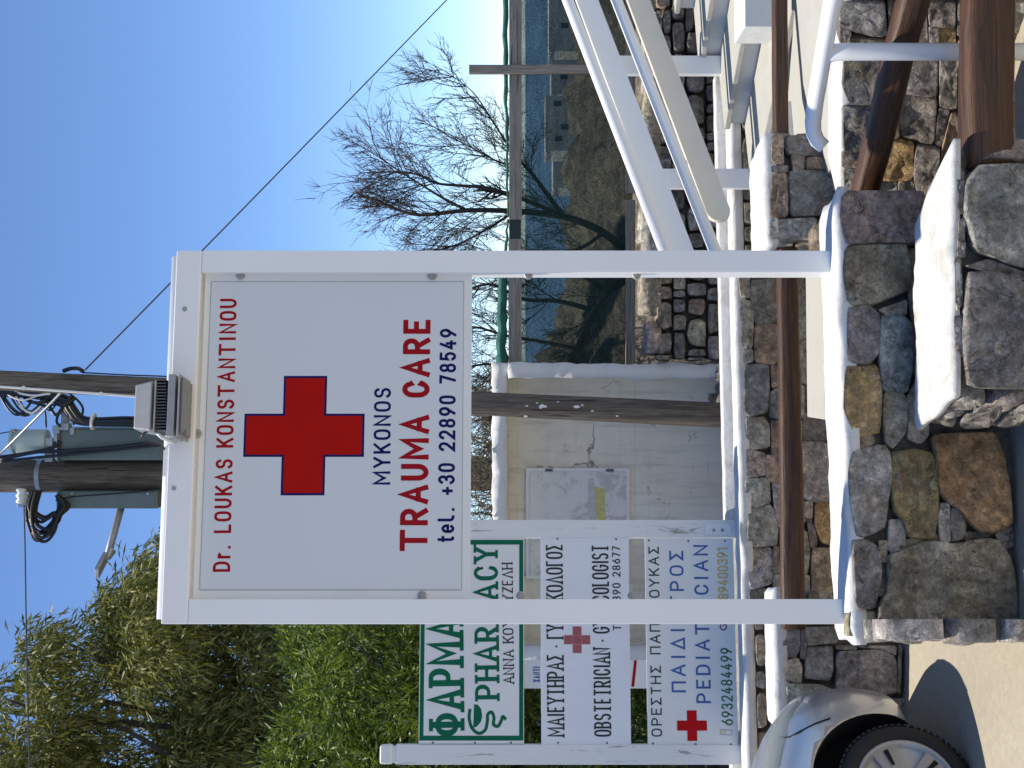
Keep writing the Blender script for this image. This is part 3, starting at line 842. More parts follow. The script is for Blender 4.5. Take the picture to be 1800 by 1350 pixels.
Le = Plane(-0.19, 6.03, math.degrees(math.atan2(5.42 - 6.03, -0.03 + 0.19)))
masonry(Le, 0.12, 0.62, -0.12, 0.415, 0.12, 0.3, w, 'gwku', 0.025, back=0.07, npts=26, rings=6, rough=0.02)
Re = Plane(0.93, 5.42, math.degrees(math.atan2(6.03 - 5.42, 0.70 - 0.93)))
masonry(Re, 0.0, 0.52, -0.2, 0.41, 0.18, 0.3, w, 'gku', 0.02, back=0.07)
cp = [(-0.045 + 0.985 * i / 10, 5.415 + 0.012 * nz((i * 1.9, 4, 0))) for i in range(11)]
cp += [(0.86, 5.60), (0.78, 5.78), (0.69, 5.935)] + [(0.69 - 0.88 * i / 8, 5.94 + 0.01 * nz((i, 9, 0))) for i in range(1, 9)] + [(-0.15, 5.78), (-0.10, 5.60)]
coping(w, cp, 0.452, 0.030, 6, 150, 0.012, back=0.006, mat=m_whitewash('worn_whitewash', (0.62, 0.615, 0.59), (0.33, 0.29, 0.22), 0.95))

# ---- right wall of the ramp
w = thing('stone_wall', RW.pt(0.6, 0, -0.2), 'stone ramp wall at the right behind the leaning timber rail', 'wall')
SRR = 2.6
core(w, quad_plan(RW, -0.05, SRR, -0.05, 0.35), -0.6, 0.50)
RST = [
 ('g', [(830, 0), (1060, 0), (1070, 185), (900, 150), (825, 90)]), ('b', [(880, 188), (1062, 197), (1072, 240), (880, 240)]),
 ('k', [(828, 110), (875, 130), (875, 240), (830, 230)]), ('b', [(1080, 0), (1150, 0), (1150, 250), (1085, 240)]),
 ('g', [(1290, 0), (1430, 0), (1430, 122), (1300, 122)]), ('g', [(1295, 130), (1345, 130), (1340, 235), (1295, 235)]),
 ('o', [(1352, 132), (1430, 130), (1435, 240), (1350, 240)]), ('k', [(1160, 0), (1280, 0), (1288, 220), (1160, 230)]),
 ('d', [(850, 250), (1050, 245), (1045, 420), (1000, 540), (880, 538), (845, 440)]), ('g', [(1060, 240), (1345, 245), (1335, 500), (1165, 472), (1060, 460)]),
 ('g', [(1352, 250), (1440, 250), (1440, 555), (1350, 545)]), ('g', [(1165, 482), (1335, 512), (1320, 750), (1150, 708), (1130, 560)]),
 ('k', [(838, 550), (1000, 548), (1000, 770), (845, 775)]), ('g', [(1348, 558), (1405, 570), (1358, 768), (1325, 745)]),
 ('b', [(1010, 480), (1120, 480), (1140, 710), (1010, 720)]), ('o', [(1080, 722), (1212, 745), (1212, 930), (1050, 940), (1040, 800)]),
 ('g', [(1225, 752), (1352, 770), (1330, 1000), (1240, 1060), (1218, 900)]), ('k', [(940, 730), (1030, 735), (1025, 1000), (940, 1000)]),
 ('g', [(1035, 950), (1125, 950), (1125, 1060), (1030, 1060)]), ('g', [(1135, 945), (1212, 942), (1222, 1060), (1138, 1060)]),
 ('k', [(840, 790), (930, 790), (925, 860), (840, 860)]), ('u', [(845, 868), (930, 868), (930, 1040), (850, 1030)]),
 ('b', [(1410, 590), (1470, 600), (1400, 960), (1340, 1000), (1362, 780)]),
 ('g', [(1445, 0), (1590, 0), (1590, 180), (1445, 180)]), ('k', [(1600, 0), (1720, 0), (1720, 200), (1600, 190)]), ('b', [(1445, 190), (1720, 210), (1720, 420), (1445, 400)]),
 ('g', [(1735, 0), (1830, 0), (1830, 140), (1735, 132)]), ('b', [(1735, 145), (1830, 150), (1830, 240), (1740, 240)]), ('o', [(1735, 250), (1830, 250), (1800, 480), (1735, 520)]),
 ('g', [(1480, 420), (1720, 430), (1720, 640), (1450, 620)])]
for key, pts in RST:
    stone_px(RW, z1(pts), key, w, 0.03, npts=28, rings=6, rough=0.009, jit=0.008, back=0.08)
masonry(RW, RW.sz(1500, -4)[0], SRR, -0.3, 0.68, 0.2, 0.24, w, 'gkbo', 0.03, back=0.08)
Re2 = Plane(*RW.pt(SRR, 0).xy, math.degrees(math.atan2(RW.e.y, RW.e.x)) + 90)
masonry(Re2, 0.0, 0.36, -0.3, 0.85, 0.2, 0.24, w, 'gkb', 0.02, back=0.08)
capl = []
for i in range(22):
    s = -0.02 + (SRR + 0.02) * i / 21
    capl.append((s, 0.515 + 0.15 * s))
mb = MB(); vs = []; fs = []
for i, (s, z) in enumerate(capl):
    j = 0.006 * nz((i * 2.3, 1, 1))
    for off, dz in ((0.012 + j, -0.03 + j), (0.016 + j, 0.0), (0.0, 0.018), (-0.34, 0.018), (-0.36, -0.02)):
        vs.append(RW.pt(s, z + dz, off))
for i in range(21):
    for k in range(4):
        fs.append((i * 5 + k, i * 5 + k + 1, (i + 1) * 5 + k + 1, (i + 1) * 5 + k))
mb.add(vs, fs); mb.build('coping', M['white_cap'], w, smooth=True)

# ---- ramp slab behind that wall, and the low white slab to the left of it
mb = MB()
top = [RW.pt(-0.02, 0.50, -0.3), RW.pt(SRR, 0.88, -0.3), Vector((5.2, 7.6, 0.80)), Vector((3.6, 9.7, 0.58)), Vector((0.9, 8.75, 0.44))]
mb.prism(top, (0, 0, -0.35))
o = mb.build('ramp', M['floor_paint']); tag(o, kind='structure')
w = thing('white_slab', P(1450, 600, 7.9), 'long white plastered slab behind the brown rail, below the sign', 'slab')
lz = 0.40
q = [P(1450, 738, 7.93), P(1450, 480, 7.95), Vector((1.2, 8.1, lz)), Vector((1.2, 8.7, lz)), P(1416, 480, 8.47), P(1420, 733, 8.42)]
mb = MB(); mb.prism([Vector((v.x, v.y, lz)) for v in q], (0, 0, -0.10)); mb.build('slab_top', M['floor_paint'], w, bevel=0.008)
mb = MB(); mb.prism([Vector((v.x + (0.06 if i in (0, 5) else 0), v.y + (0.05 if i < 3 else -0.02), lz - 0.10)) for i, v in enumerate(q)], (0, 0, -0.45)); mb.build('slab_base', M['white_wall'], w)

# ---- stone pillar with the rails
w = thing('stone_pillar', CP.pt(0.27, 0.3, -0.2), 'square stone pillar with white top holding the back timber rails', 'pillar')
core(w, quad_plan(CP, 0.04, 0.52, -0.05, 0.40), 0.0, 0.79)
for key, pts in [('d', [(545, 722), (645, 718), (820, 730), (825, 815), (700, 825), (550, 812)]), ('t', [(575, 822), (640, 822), (635, 905), (580, 905)]),
                 ('b', [(650, 840), (815, 832), (825, 890), (655, 900)]), ('d', [(555, 912), (740, 902), (815, 950), (815, 1130), (570, 1140)]),
                 ('b', [(470, 722), (525, 717), (530, 870), (465, 860)]), ('k', [(470, 880), (548, 880), (545, 912), (470, 912)]), ('b', [(465, 925), (545, 920), (552, 1140), (460, 1150)]),
                 ('w', [(455, 1160), (700, 1150), (700, 1255), (455, 1265)]), ('k', [(720, 1150), (825, 1150), (825, 1250), (720, 1250)])]:
    stone_px(CP, z1(pts), key, w, 0.025, npts=26, rings=5, rough=0.010, back=0.08)
masonry(CP, 0.02, 0.54, 0.05, 0.38, 0.16, 0.2, w, 'kdg', 0.02, back=0.08)
Cl = Plane(*CP.pt(0.0, 0, -0.44).xy, 9.7 - 90)
masonry(Cl, 0.0, 0.42, 0.0, 0.78, 0.16, 0.2, w, 'gwk', 0.02, back=0.06)
Cr = Plane(*CP.pt(0.56, 0).xy, 9.7 + 90)
masonry(Cr, 0.0, 0.42, 0.0, 0.78, 0.16, 0.2, w, 'gkd', 0.02, back=0.06)
coping(w, wavy(CP, -0.03, 0.575, 0.015, 0.45, 8), 0.825, 0.05, 11, 80, 0.008)

# ---- low wall behind the car
w = thing('stone_wall', DW.pt(0, 0, -0.25), 'low stone wall with rounded white top behind the silver car', 'wall')
DL = DW.sz(1400, 1272)[0]; DR = 0.35
core(w, quad_plan(DW, DL + 0.05, DR - 0.03, -0.05, 0.22), -0.1, 0.69)
zc = zt(1280, 1080, 3.4615)
for key, pts in [('g', [(460, 80), (650, 75), (660, 170), (480, 190)]), ('k', [(330, 75), (430, 75), (430, 200), (410, 262), (330, 250)]), ('k', [(440, 80), (458, 80), (470, 190), (460, 270), (435, 255)]),
                 ('t', [(325, 285), (420, 270), (445, 320), (440, 410), (350, 410)]), ('g', [(480, 205), (630, 195), (630, 340), (610, 400), (465, 385)]), ('k', [(655, 190), (770, 190), (775, 215), (660, 212)]),
                 ('g', [(660, 225), (960, 215), (1015, 270), (1025, 480), (660, 500)]), ('g', [(780, 190), (1015, 190), (1010, 255), (960, 210), (790, 205)]), ('g', [(350, 420), (560, 430), (650, 470), (640, 560), (360, 600)]),
                 ('k', [(1030, 190), (1050, 190), (1045, 480), (1030, 470)]), ('k', [(330, 610), (640, 570), (640, 700), (400, 690)])]:
    stone_px(DW, zc(pts), key, w, 0.025, npts=28, rings=6, rough=0.010, back=0.08, jit=0.008)
masonry(DW, DW.sz(1500, 1095)[0], DR, -0.05, 0.70, 0.19, 0.24, w, 'gk', 0.025, back=0.08)
masonry(DW, DL, DW.sz(1500, 1225)[0], -0.05, 0.5, 0.19, 0.2, w, 'gk', 0.02, back=0.08)
De = Plane(*DW.pt(DL, 0, -0.24).xy, 9.7 - 90)
masonry(De, 0.0, 0.22, -0.05, 0.70, 0.19, 0.24, w, 'gkt', 0.02, back=0.08)
coping(w, wavy(DW, DL - 0.02, DR + 0.01, 0.02, 0.25, 10), 0.748, 0.055, 17, 90, 0.008)

# ---- back retaining wall
w = thing('stone_wall', BW.pt(0, 0, -0.15), 'long grey stone retaining wall with thin white cap behind the brown rail', 'wall')
BL, BR = -3.4, 3.0
core(w, quad_plan(BW, BL, BR, -0.05, 0.28), -0.2, 0.66)
zb1 = zt(1280, 480, 4.22); zb2 = zt(1280, 780, 4.22)
BST = [
 (zb1, 't', [(75, 30), (155, 35), (160, 180), (90, 175)]), (zb1, 't', [(85, 190), (165, 215), (185, 300), (180, 555), (100, 550)]), (zb1, 'k', [(165, 60), (360, 40), (365, 370), (200, 380), (165, 180)]),
 (zb1, 'b', [(195, 385), (365, 385), (365, 640), (340, 680), (195, 660)]), (zb1, 'g', [(108, 570), (180, 575), (180, 660), (110, 665)]), (zb1, 'd', [(115, 690), (300, 675), (300, 860), (290, 1030), (150, 1065), (120, 1040)]),
 (zb1, 'b', [(315, 690), (365, 690), (365, 840), (320, 850)]), (zb1, 'g', [(310, 890), (375, 845), (555, 830), (560, 1070), (380, 1090), (305, 1060)]), (zb1, 'k', [(500, 30), (560, 30), (565, 240), (505, 250)]),
 (zb1, 'u', [(500, 255), (575, 250), (580, 490), (505, 490)]), (zb1, 'k', [(505, 505), (590, 505), (595, 810), (510, 815)]), (zb1, 'g', [(130, 1075), (260, 1070), (300, 1130), (305, 1290), (140, 1310)]),
 (zb1, 'b', [(315, 1100), (380, 1100), (380, 1350), (320, 1350)]), (zb1, 'k', [(560, 1040), (735, 1060), (735, 1240), (550, 1250)]), (zb1, 't', [(520, 1100), (545, 1100), (545, 1250), (520, 1250)]),
 (zb2, 't', [(135, 45), (270, 75), (275, 230), (180, 250), (135, 235)]), (zb2, 'b', [(278, 90), (380, 90), (385, 295), (300, 280), (278, 240)]), (zb2, 'g', [(125, 265), (300, 255), (310, 440), (185, 475), (130, 430)]),
 (zb2, 'g', [(320, 300), (385, 300), (390, 625), (350, 600)]), (zb2, 'g', [(150, 495), (320, 455), (360, 620), (355, 750), (180, 765), (145, 700)]), (zb2, 'w', [(150, 780), (325, 775), (330, 1030), (165, 1085), (145, 950)]),
 (zb2, 'b', [(330, 760), (375, 770), (380, 960), (332, 965)]), (zb2, 'k', [(330, 975), (405, 975), (410, 1160), (330, 1160)]), (zb2, 'd', [(155, 1095), (265, 1070), (305, 1160), (160, 1165)]),
 (zb2, 'g', [(535, -10), (740, -10), (770, 420), (620, 430), (530, 380)]), (zb2, 't', [(565, 430), (625, 435), (620, 550), (575, 545)]), (zb2, 'o', [(640, 440), (770, 425), (780, 760), (690, 730), (645, 620)]),
 (zb2, 'k', [(535, 400), (560, 420), (575, 560), (540, 630)]), (zb2, 'k', [(580, 560), (615, 560), (655, 700), (650, 765), (610, 765)]), (zb2, 't', [(535, 640), (580, 645), (600, 800), (590, 960), (540, 965)]),
 (zb2, 'b', [(615, 780), (780, 775), (785, 1165), (610, 1165)]), (zb2, 't', [(540, 980), (600, 980), (600, 1165), (540, 1165)]), (zb2, 'k', [(400, 0), (520, 0), (525, 380), (410, 400)]), (zb2, 'k', [(410, 420), (525, 410), (530, 900), (430, 900)])]
for tr, key, pts in BST:
    stone_px(BW, tr(pts), key, w, 0.022, npts=24, rings=5, rough=0.008, back=0.08, jit=0.008)
sa = BW.sz(1380, 480)[0]; sb = BW.sz(1380, 1060)[0]
zlow = BW.sz(1462, 700)[1]
masonry(BW, sa, BR, 0.05, 0.66, 0.17, 0.22, w, 'gkbt', 0.022, back=0.08, npts=16)
masonry(BW, BL, sb, -0.05, 0.66, 0.16, 0.22, w, 'gkbt', 0.022, back=0.08, npts=16)
masonry(BW, sb, sa, -0.05, zlow, 0.19, 0.26, w, 'gkb', 0.022, back=0.08, npts=14)
coping(w, wavy(BW, BL - 0.02, BR, 0.012, 0.20, 40, 0.005), 0.727, 0.050, 23, 240, 0.006)
# low white kerb behind the cap
k = thing('white_kerb', BW.pt(0, 0.25, -0.4), 'thin white kerb running just behind the back wall cap', 'kerb')
mb = MB(); vs = []; fs = []
for i in range(60):
    s = BL + (BR - BL) * i / 59
    j = 0.004 * nz((i * 0.9, 2, 2)); 
    for off, z in ((-0.30, 0.2), (-0.30 + j, 0.765 + j), (-0.31 + j, 0.775 + j), (-0.40, 0.775 + j), (-0.41, 0.2)):
        vs.append(BW.pt(s, z, off))
for i in range(59):
    for q in range(4): fs.append((i * 5 + q, i * 5 + q + 1, (i + 1) * 5 + q + 1, (i + 1) * 5 + q))
mb.add(vs, fs); mb.build('kerb_body', M['white_cap'], k, smooth=True)

# ---- dry stone wall beyond the stairs
XW = Plane(0.02, 11.0, 2.0)
w = thing('dry_stone_wall', XW.pt(1.7, 0.2, -0.2), 'rough dry stone wall of loose dark stones below the net fence', 'wall')
def xtop(s): return 1.08 + 0.05 * nz((s * 1.6, 7, 0))
core(w, quad_plan(XW, 0.2, 4.4, -0.08, 0.5), 0.1, 0.98)
masonry(XW, 0.16, 4.4, 0.30, 1.06, 0.135, 0.135, w, 'dkkkgbtg', 0.08, M['drystone'], 18, 4, gap=0.006, rough=0.03, back=0.12, jt=0.17, wv=(0.4, 2.0))
for i in range(15):
    s = 0.38 + i * 0.3 + random.uniform(-0.05, 0.05); ww = random.uniform(0.26, 0.4)
    _sid[0] += 1
    c = XW.pt(s, 1.05, -0.15)
    slab('stone', c, Vector((1, 0, 0)), Vector((0, 1, 0)), UPV, [(-ww / 2, -0.2), (0, -0.25), (ww / 2, -0.18), (ww / 2 * 0.8, 0.1), (0, 0.2), (-ww / 2, 0.15)],
         random.uniform(0.05, 0.13), 0.03, M['drystone'], w, vcol(random.choice(['t', 'w', 't'])), 16, 4, 0.02, seed=_sid[0], jit=0.06)
# ------------------------------------------------------------------ the clinic sign
FP = SW.shifted(-0.11)               # front of the frame tubes
PP = SW.shifted(-0.150)              # front of the white backing sheet
sL0, sL1 = FP.sz(900, 1097)[0], FP.sz(900, 1053)[0]
sR0, sR1 = FP.sz(900, 479)[0], FP.sz(900, 440)[0]
zT = FP.sz(283, 1095)[1]; zTi = FP.sz(331, 1050)[1]
sg = thing('clinic_sign', SW.pt((sL0 + sR1) / 2, 0.73, -0.16), 'tall white steel framed sign with large red cross and red lettering', 'sign')
def tube_box(mb, s0, s1, z0, z1, d=0.10):
    c = FP.pt((s0 + s1) / 2, (z0 + z1) / 2, -d / 2)
    mb.box(c, FP.e * ((s1 - s0) / 2), FP.n * (d / 2), UPV * ((z1 - z0) / 2)); return mb
tube_box(MB(), sL0, sL1, 0.70, zTi - 0.0005).build('frame_post', M['sign_paint'], sg, bevel=0.007, segs=3)
tube_box(MB(), sR0, sR1, 0.70, zTi - 0.0005).build('frame_post', M['sign_paint'], sg, bevel=0.007, segs=3)
tube_box(MB(), sL0, sR1, zTi, zT).build('top_bar', M['sign_paint'], sg, bevel=0.007, segs=3)
# rounded welded cap on top of the bar
mb = MB(); mb.tube([FP.pt(sL0 + 0.02, zT + 0.004, -0.05), FP.pt(sR1 - 0.02, zT + 0.004, -0.05)], 0.028, 10)
mb.build('cable_trunking', M['white_paint'], sg, smooth=True)
zb = PP.sz(828, 770)[1]; zt_ = PP.sz(350, 770)[1]
mb = MB(); mb.box(PP.pt((sL1 + sR0) / 2, (zb + zt_) / 2, -0.006), PP.e * ((sR0 - sL1) / 2 + 0.004), PP.n * 0.006, UPV * ((zt_ - zb) / 2))
pan = mb.build('panel', M['panel'], sg, bevel=0.002)
shL = PP.sz(580, 1036)[0]; shR = PP.sz(590, 496)[0]; shB = PP.sz(812.5, 770)[1]; shT = PP.sz(362, 770)[1]
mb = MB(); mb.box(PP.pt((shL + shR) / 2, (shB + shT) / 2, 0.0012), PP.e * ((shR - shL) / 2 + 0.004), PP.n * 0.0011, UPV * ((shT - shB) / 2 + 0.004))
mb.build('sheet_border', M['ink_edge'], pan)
mb = MB(); mb.box(PP.pt((shL + shR) / 2, (shB + shT) / 2, 0.002), PP.e * ((shR - shL) / 2), PP.n * 0.002, UPV * ((shT - shB) / 2))
mb.build('printed_sheet', M['print'], pan, bevel=0.0008)
LO = 0.0048
lettering('lettering', 'Dr. LOUKAS KONSTANTINOU', PP, (404.5, 1005), (416.5, 525), 30, M['ink_red'], pan, LO, 0.155, gap=0.19, space=0.36)
lettering('lettering', 'MYKONOS', PP, (686, 852), (687.5, 682), 30, M['ink_navy'], pan, LO, 0.15, gap=0.2)
lettering('lettering', 'TRAUMA CARE', PP, (751.5, 969), (757, 562), 48.5, M['ink_red'], pan, LO, 0.185, gap=0.16, space=0.34)
lettering('lettering', 'tel. +30 22890 78549', PP, (798.5, 953), (802.5, 578), 29.5, M['ink_navy'], pan, LO, 0.165, gap=0.17, space=0.4)
# red cross with navy outline
cs, cz_ = PP.sz(534.5, 765, LO)
px_m = abs(PP.sz(534.5, 700, LO)[0] - PP.sz(534.5, 830, LO)[0]) / 130.0
def cross_poly(pl, s, z, arm, half, off):
    return [pl.pt(s + a, z + b, off) for a, b in ((-half, -arm), (half, -arm), (half, -half), (arm, -half), (arm, half), (half, half),
            (half, arm), (-half, arm), (-half, half), (-arm, half), (-arm, -half), (-half, -half))]
mb = MB(); mb.add(cross_poly(PP, cs, cz_, 105 * px_m, 38 * px_m, LO - 0.0002), [tuple(range(12))]); mb.build('cross_outline', M['ink_navy'], pan)
mb = MB(); mb.add(cross_poly(PP, cs, cz_, 101 * px_m, 34 * px_m, LO + 0.0006), [tuple(range(12))]); mb.build('cross', M['ink_cross'], pan)
# fixing washers and bolts
for px, py, r in ((423, 483.5, 0.019), (760, 483.5, 0.021), (929, 483.5, 0.019), (1119, 483.5, 0.019), (742, 1047, 0.019), (915, 1047, 0.019), (1110, 1047, 0.016), (346, 762, 0.020)):
    mb = MB(); c = PP.hit(px, py, 0.006); mb.lathe(c, PP.n, [(-0.012, r), (0.004, r), (0.007, r * 0.85), (0.007, r * 0.4), (0.012, r * 0.35), (0.012, 0.0)], 20)
    mb.build('washer', M['washer'], sg, smooth=False)
for px, py in ((325, 543), (306, 858)):
    mb = MB(); c = FP.hit(px, py, 0.0); mb.lathe(c, FP.n, [(-0.002, 0.011), (0.004, 0.011), (0.004, 0.008), (0.010, 0.008), (0.010, 0.0)], 6)
    mb.build('bolt', M['steel'], sg)

# ------------------------------------------------------------------ floodlight on the top bar
fl_o = FP.pt(FP.sz(300, 715)[0], zT, 0.05)
fl = thing('floodlight', fl_o, 'grey finned floodlight clamped on top of the clinic sign', 'lamp')
def fbox(px0, px1, py0, py1, d0, d1, mat, name, bev=0.004, par=None):
    """box that covers picture columns px0..px1 and rows py0..py1, from d0 in front to d1 behind the frame front"""
    a = FP.sz(px0, py1, d0); b = FP.sz(px1, py0, d0)
    mb = MB(); mb.box(FP.pt((a[0] + b[0]) / 2, (a[1] + b[1]) / 2, (d0 + d1) / 2), FP.e * (abs(b[0] - a[0]) / 2), FP.n * (abs(d0 - d1) / 2), UPV * (abs(a[1] - b[1]) / 2))
    return mb.build(name, mat, par or fl, bevel=bev)
a = FP.sz(233, 758, 0.14); b = FP.sz(270, 671, 0.14)
s0, s1, zh, zl = a[0], b[0], a[1], b[1]
mb = MB()
fr = [FP.pt(s0, zl, 0.16), FP.pt(s1, zl, 0.16), FP.pt(s1, zl, -0.02), FP.pt(s0, zl, -0.02)]
k = 0.012
tp = [FP.pt(s0 + k, zh, 0.13), FP.pt(s1 - k, zh, 0.13), FP.pt(s1 - k, zh, 0.0), FP.pt(s0 + k, zh, 0.0)]
mb.add(fr + tp, [(0, 1, 2, 3), (7, 6, 5, 4), (0, 4, 5, 1), (1, 5, 6, 2), (2, 6, 7, 3), (3, 7, 4, 0)])
mb.build('driver_box', M['alu'], fl, bevel=0.006)
fbox(268, 275, 668, 760, 0.165, -0.025, M['alu'], 'flange')
for i in range(17):
    y = 667 + i * 5.5
    fbox(275, 292, y, y + 2.2, 0.16, -0.02, M['alu_dark'], 'fin', 0.0)
fbox(291.5, 309, 657.5, 766, 0.175, -0.03, M['alu'], 'heat_sink')
fbox(309.2, 317, 657, 767, 0.19, -0.04, M['alu'], 'front_frame')
fbox(317.2, 318.2, 664, 760, 0.18, -0.03, M['lens'], 'glass', 0.0)
mb = MB()
for dd in (0.10, 0.02):
    mb.tube([FP.hit(272, 756, dd), FP.hit(284, 768, dd), FP.hit(300, 776, dd - 0.03), FP.hit(306, 780, dd - 0.05)], 0.009, 8)
mb.build('bracket', M['white_paint'], fl, smooth=True)
fbox(285, 302, 784, 838, -0.02, -0.08, M['white_paint'], 'junction_box', 0.006)
mb = MB(); mb.tube([FP.hit(262, 757, 0.10), FP.hit(252, 762, 0.10), FP.hit(248, 770, 0.08), FP.hit(256, 776, 0.04), FP.hit(282, 782, 0.0), FP.hit(292, 792, -0.03)], 0.005, 6)
mb.build('lamp_cable', M['black'], fl, smooth=True)

# ------------------------------------------------------------------ three boards on wooden posts
def m_peel():
    n = NT('peeling_white_wood_paint'); c = n.coords((16, 16, 1.6), rnd=True)
    g = n.noise(c, 2.0, 10, 0.7, 0.8)
    cr = n.ramp(g, [(0.60, 0.0), (0.64, 0.8)])
    fine = n.ramp(n.noise(n.coords((30, 30, 1.0), rnd=True), 3.0, 8, 0.7), [(0.55, 0.0), (0.75, 0.5)])
    col = n.mix(fine, (0.78, 0.775, 0.75), (0.60, 0.58, 0.54))
    col = n.mix(cr, col, (0.26, 0.24, 0.21))
    nb = n.bump(g, 0.5, 0.006)
    return n.done(col, 0.7, nb, spec=0.3)
M['peel'] = m_peel()
SB = Plane(P(0, 1130, 9.0).x, 9.0, 9.7)
def post(y0, y1, v0, v1, label, cap):
    a = SB.sz(v0, y1); b = SB.sz(v0, y0); z1_ = a[1]
    t = thing('wooden_post', SB.pt((a[0] + b[0]) / 2, 0.25), label, 'post', 'posts of the notice boards')
    hw = (b[0] - a[0]) / 2; cs = (a[0] + b[0]) / 2
    zcut = z1_ - (0.10 if cap else 0)
    mb = MB(); mb.box(SB.pt(cs, (0.1 + zcut) / 2, -0.04), SB.e * hw, SB.n * 0.05, UPV * ((zcut - 0.1) / 2)); mb.build('shaft', M['peel'], t, bevel=0.006)
    if cap:
        mb = MB(); mb.box(SB.pt(cs, zcut + 0.008, -0.04), SB.e * hw * 0.82, SB.n * 0.042, UPV * 0.0085); mb.build('neck', M['peel'], t)
        mb = MB(); mb.box(SB.pt(cs, zcut + 0.058, -0.04), SB.e * hw * 0.98, SB.n * 0.05, UPV * 0.042); mb.build('finial', M['peel'], t, bevel=0.02, segs=3)
    return t
pl = post(1309, 1344, 667, 1305, 'white peeling wooden post left of the pharmacy board', True)
pr = post(914, 945, 790, 1285, 'white peeling wooden post right of the three boards', False)
mb = MB(); mb.add([SB.hit(x, y, 0.0125) for x, y in ((1232, 922), (1236, 944), (1284, 944), (1284, 922))], [(0, 1, 2, 3)]); 
mb = MB(); c = SB.sz(1262, 930, 0.014); mb.box(SB.pt(c[0], c[1], 0.0135), SB.e * 0.035, SB.n * 0.003, UPV * 0.085); mb.build('metal_plate', M['white_paint'], pr, bevel=0.002)
for px in (1255, 1270):
    mb = MB(); mb.lathe(SB.hit(px, 932, 0.017), SB.n, [(-0.002, 0.012), (0.004, 0.010), (0.004, 0.0)], 10); mb.build('screw', M['washer'], pr)

def board(name, v0, v1, y0, y1, label, mat, off=0.0):
    a = SB.sz(v0, y1, off); b = SB.sz(v1, y0, off)
    a2 = SB.sz(v1, y1, off); b2 = SB.sz(v0, y0, off)
    zt2 = (a[1] + b2[1]) / 2; zb2 = (a2[1] + b[1]) / 2
    t = thing(name, SB.pt((a[0] + b[0]) / 2, zb2, off), label, 'sign', 'notice boards on white posts')
    mb = MB(); mb.box(SB.pt((a[0] + b[0]) / 2, (zt2 + zb2) / 2, off - 0.006), SB.e * ((b[0] - a[0]) / 2), SB.n * 0.006, UPV * ((zt2 - zb2) / 2))
    mb.build('board', mat, t, bevel=0.0015)
    return t, (a[0], b[0], zb2, zt2)
def nails(t, pts, off):
    for px, py in pts:
        mb = MB(); mb.lathe(SB.hit(px, py, off), SB.n, [(-0.003, 0.006), (0.003, 0.0055), (0.003, 0.0)], 10); mb.build('nail', M['ink_black'], t)
ph, (s0, s1, z0, z1_) = board('pharmacy_board', 738, 921, 944, 1307, 'pharmacy board with green border and green lettering', M['board'])
bw = 0.030
mb = MB()
for (a, b, c, d) in ((s0 + .018, s1 - .018, z0 + .004, z0 + bw), (s0 + .018, s1 - .018, z1_ - bw, z1_ - .004), (s0 + .018, s0 + .018 + bw, z0 + bw, z1_ - bw), (s1 - .018 - bw, s1 - .018, z0 + bw, z1_ - bw)):
    mb.box(SB.pt((a + b) / 2, (c + d) / 2, 0.0006), SB.e * ((b - a) / 2), SB.n * 0.0006, UPV * ((d - c) / 2))
mb.build('border', M['ink_green'], ph)
O1 = 0.0016
lettering('lettering', 'ΦΑΡΜΑΚΕΙΟ', SB, (817, 1294), (813, 958), 62, M['ink_green'], ph, O1, 0.17, 0.13, True, gap=0.10)
lettering('lettering', 'PHARMACY', SB, (878.5, 1229), (875, 960), 43, M['ink_green'], ph, O1, 0.17, 0.13, True, gap=0.13)
lettering('lettering', 'ΑΝΝΑ ΚΟΥΚΟΥΖΕΛΗ', SB, (904, 1202), (901, 989), 19, M['ink_black'], ph, O1, 0.13, 0.11, True, gap=0.14)
# bowl and snake emblem
def emb(pts, wd, closed=False):
    zs = [SB.sz(600 + x / 2.571, 900 + y / 2.571, O1) for x, y in pts]
    vs, fs = ribbon(zs, wd, wd)
    return [SB.pt(v.x, v.y, O1) for v in vs], fs
def smoothp(pts, n=6):
    out = []
    for i in range(len(pts) - 1):
        p0, p1, p2, p3 = [Vector(pts[max(0, min(len(pts) - 1, i + k))]) for k in (-1, 0, 1, 2)]
        for k in range(n):
            t = k / n
            out.append(0.5 * ((2 * p1) + (p2 - p0) * t + (2 * p0 - 5 * p1 + 4 * p2 - p3) * t * t + (3 * p1 - p0 - 3 * p2 + p3) * t ** 3))
    out.append(Vector(pts[-1])); return [tuple(q) for q in out]
mb = MB()
vs, fs = emb(smoothp([(582, 890), (578, 930), (590, 975), (620, 1000), (650, 985), (660, 945), (662, 915), (680, 905), (690, 930), (688, 960), (708, 968), (722, 945), (730, 925), (744, 938)]), 0.020); mb.add(vs, fs)
mb.build('snake_emblem', M['ink_green'], ph)
mb = MB(); pts = [(598, 868), (598, 980), (625, 965), (636, 930), (630, 885)]
mb.add([SB.hit(600 + x / 2.571, 900 + y / 2.571, O1 + 0.0004) for x, y in [(600, 868), (596, 975), (612, 970), (630, 950), (637, 925), (632, 890), (618, 872)]], [tuple(range(7))]); mb.build('bowl_emblem', M['ink_green'], ph)
nails(ph, [(761, 1305.5), (835, 1305.5), (898, 1305.5)], O1)
ob, _ = board('doctor_board', 951, 1107, 943, 1310, 'white board with black slab lettering and a faded pink cross', M['board_cool'])
lettering('lettering', 'ΜΑΙΕΥΤΗΡΑΣ · ΓΥΝΑΙΚΟΛΟΓΟΣ', SB, (992.5, 1295), (989, 956), 30, M['ink_black'], ob, O1, 0.115, 0.105, True, gap=0.10)
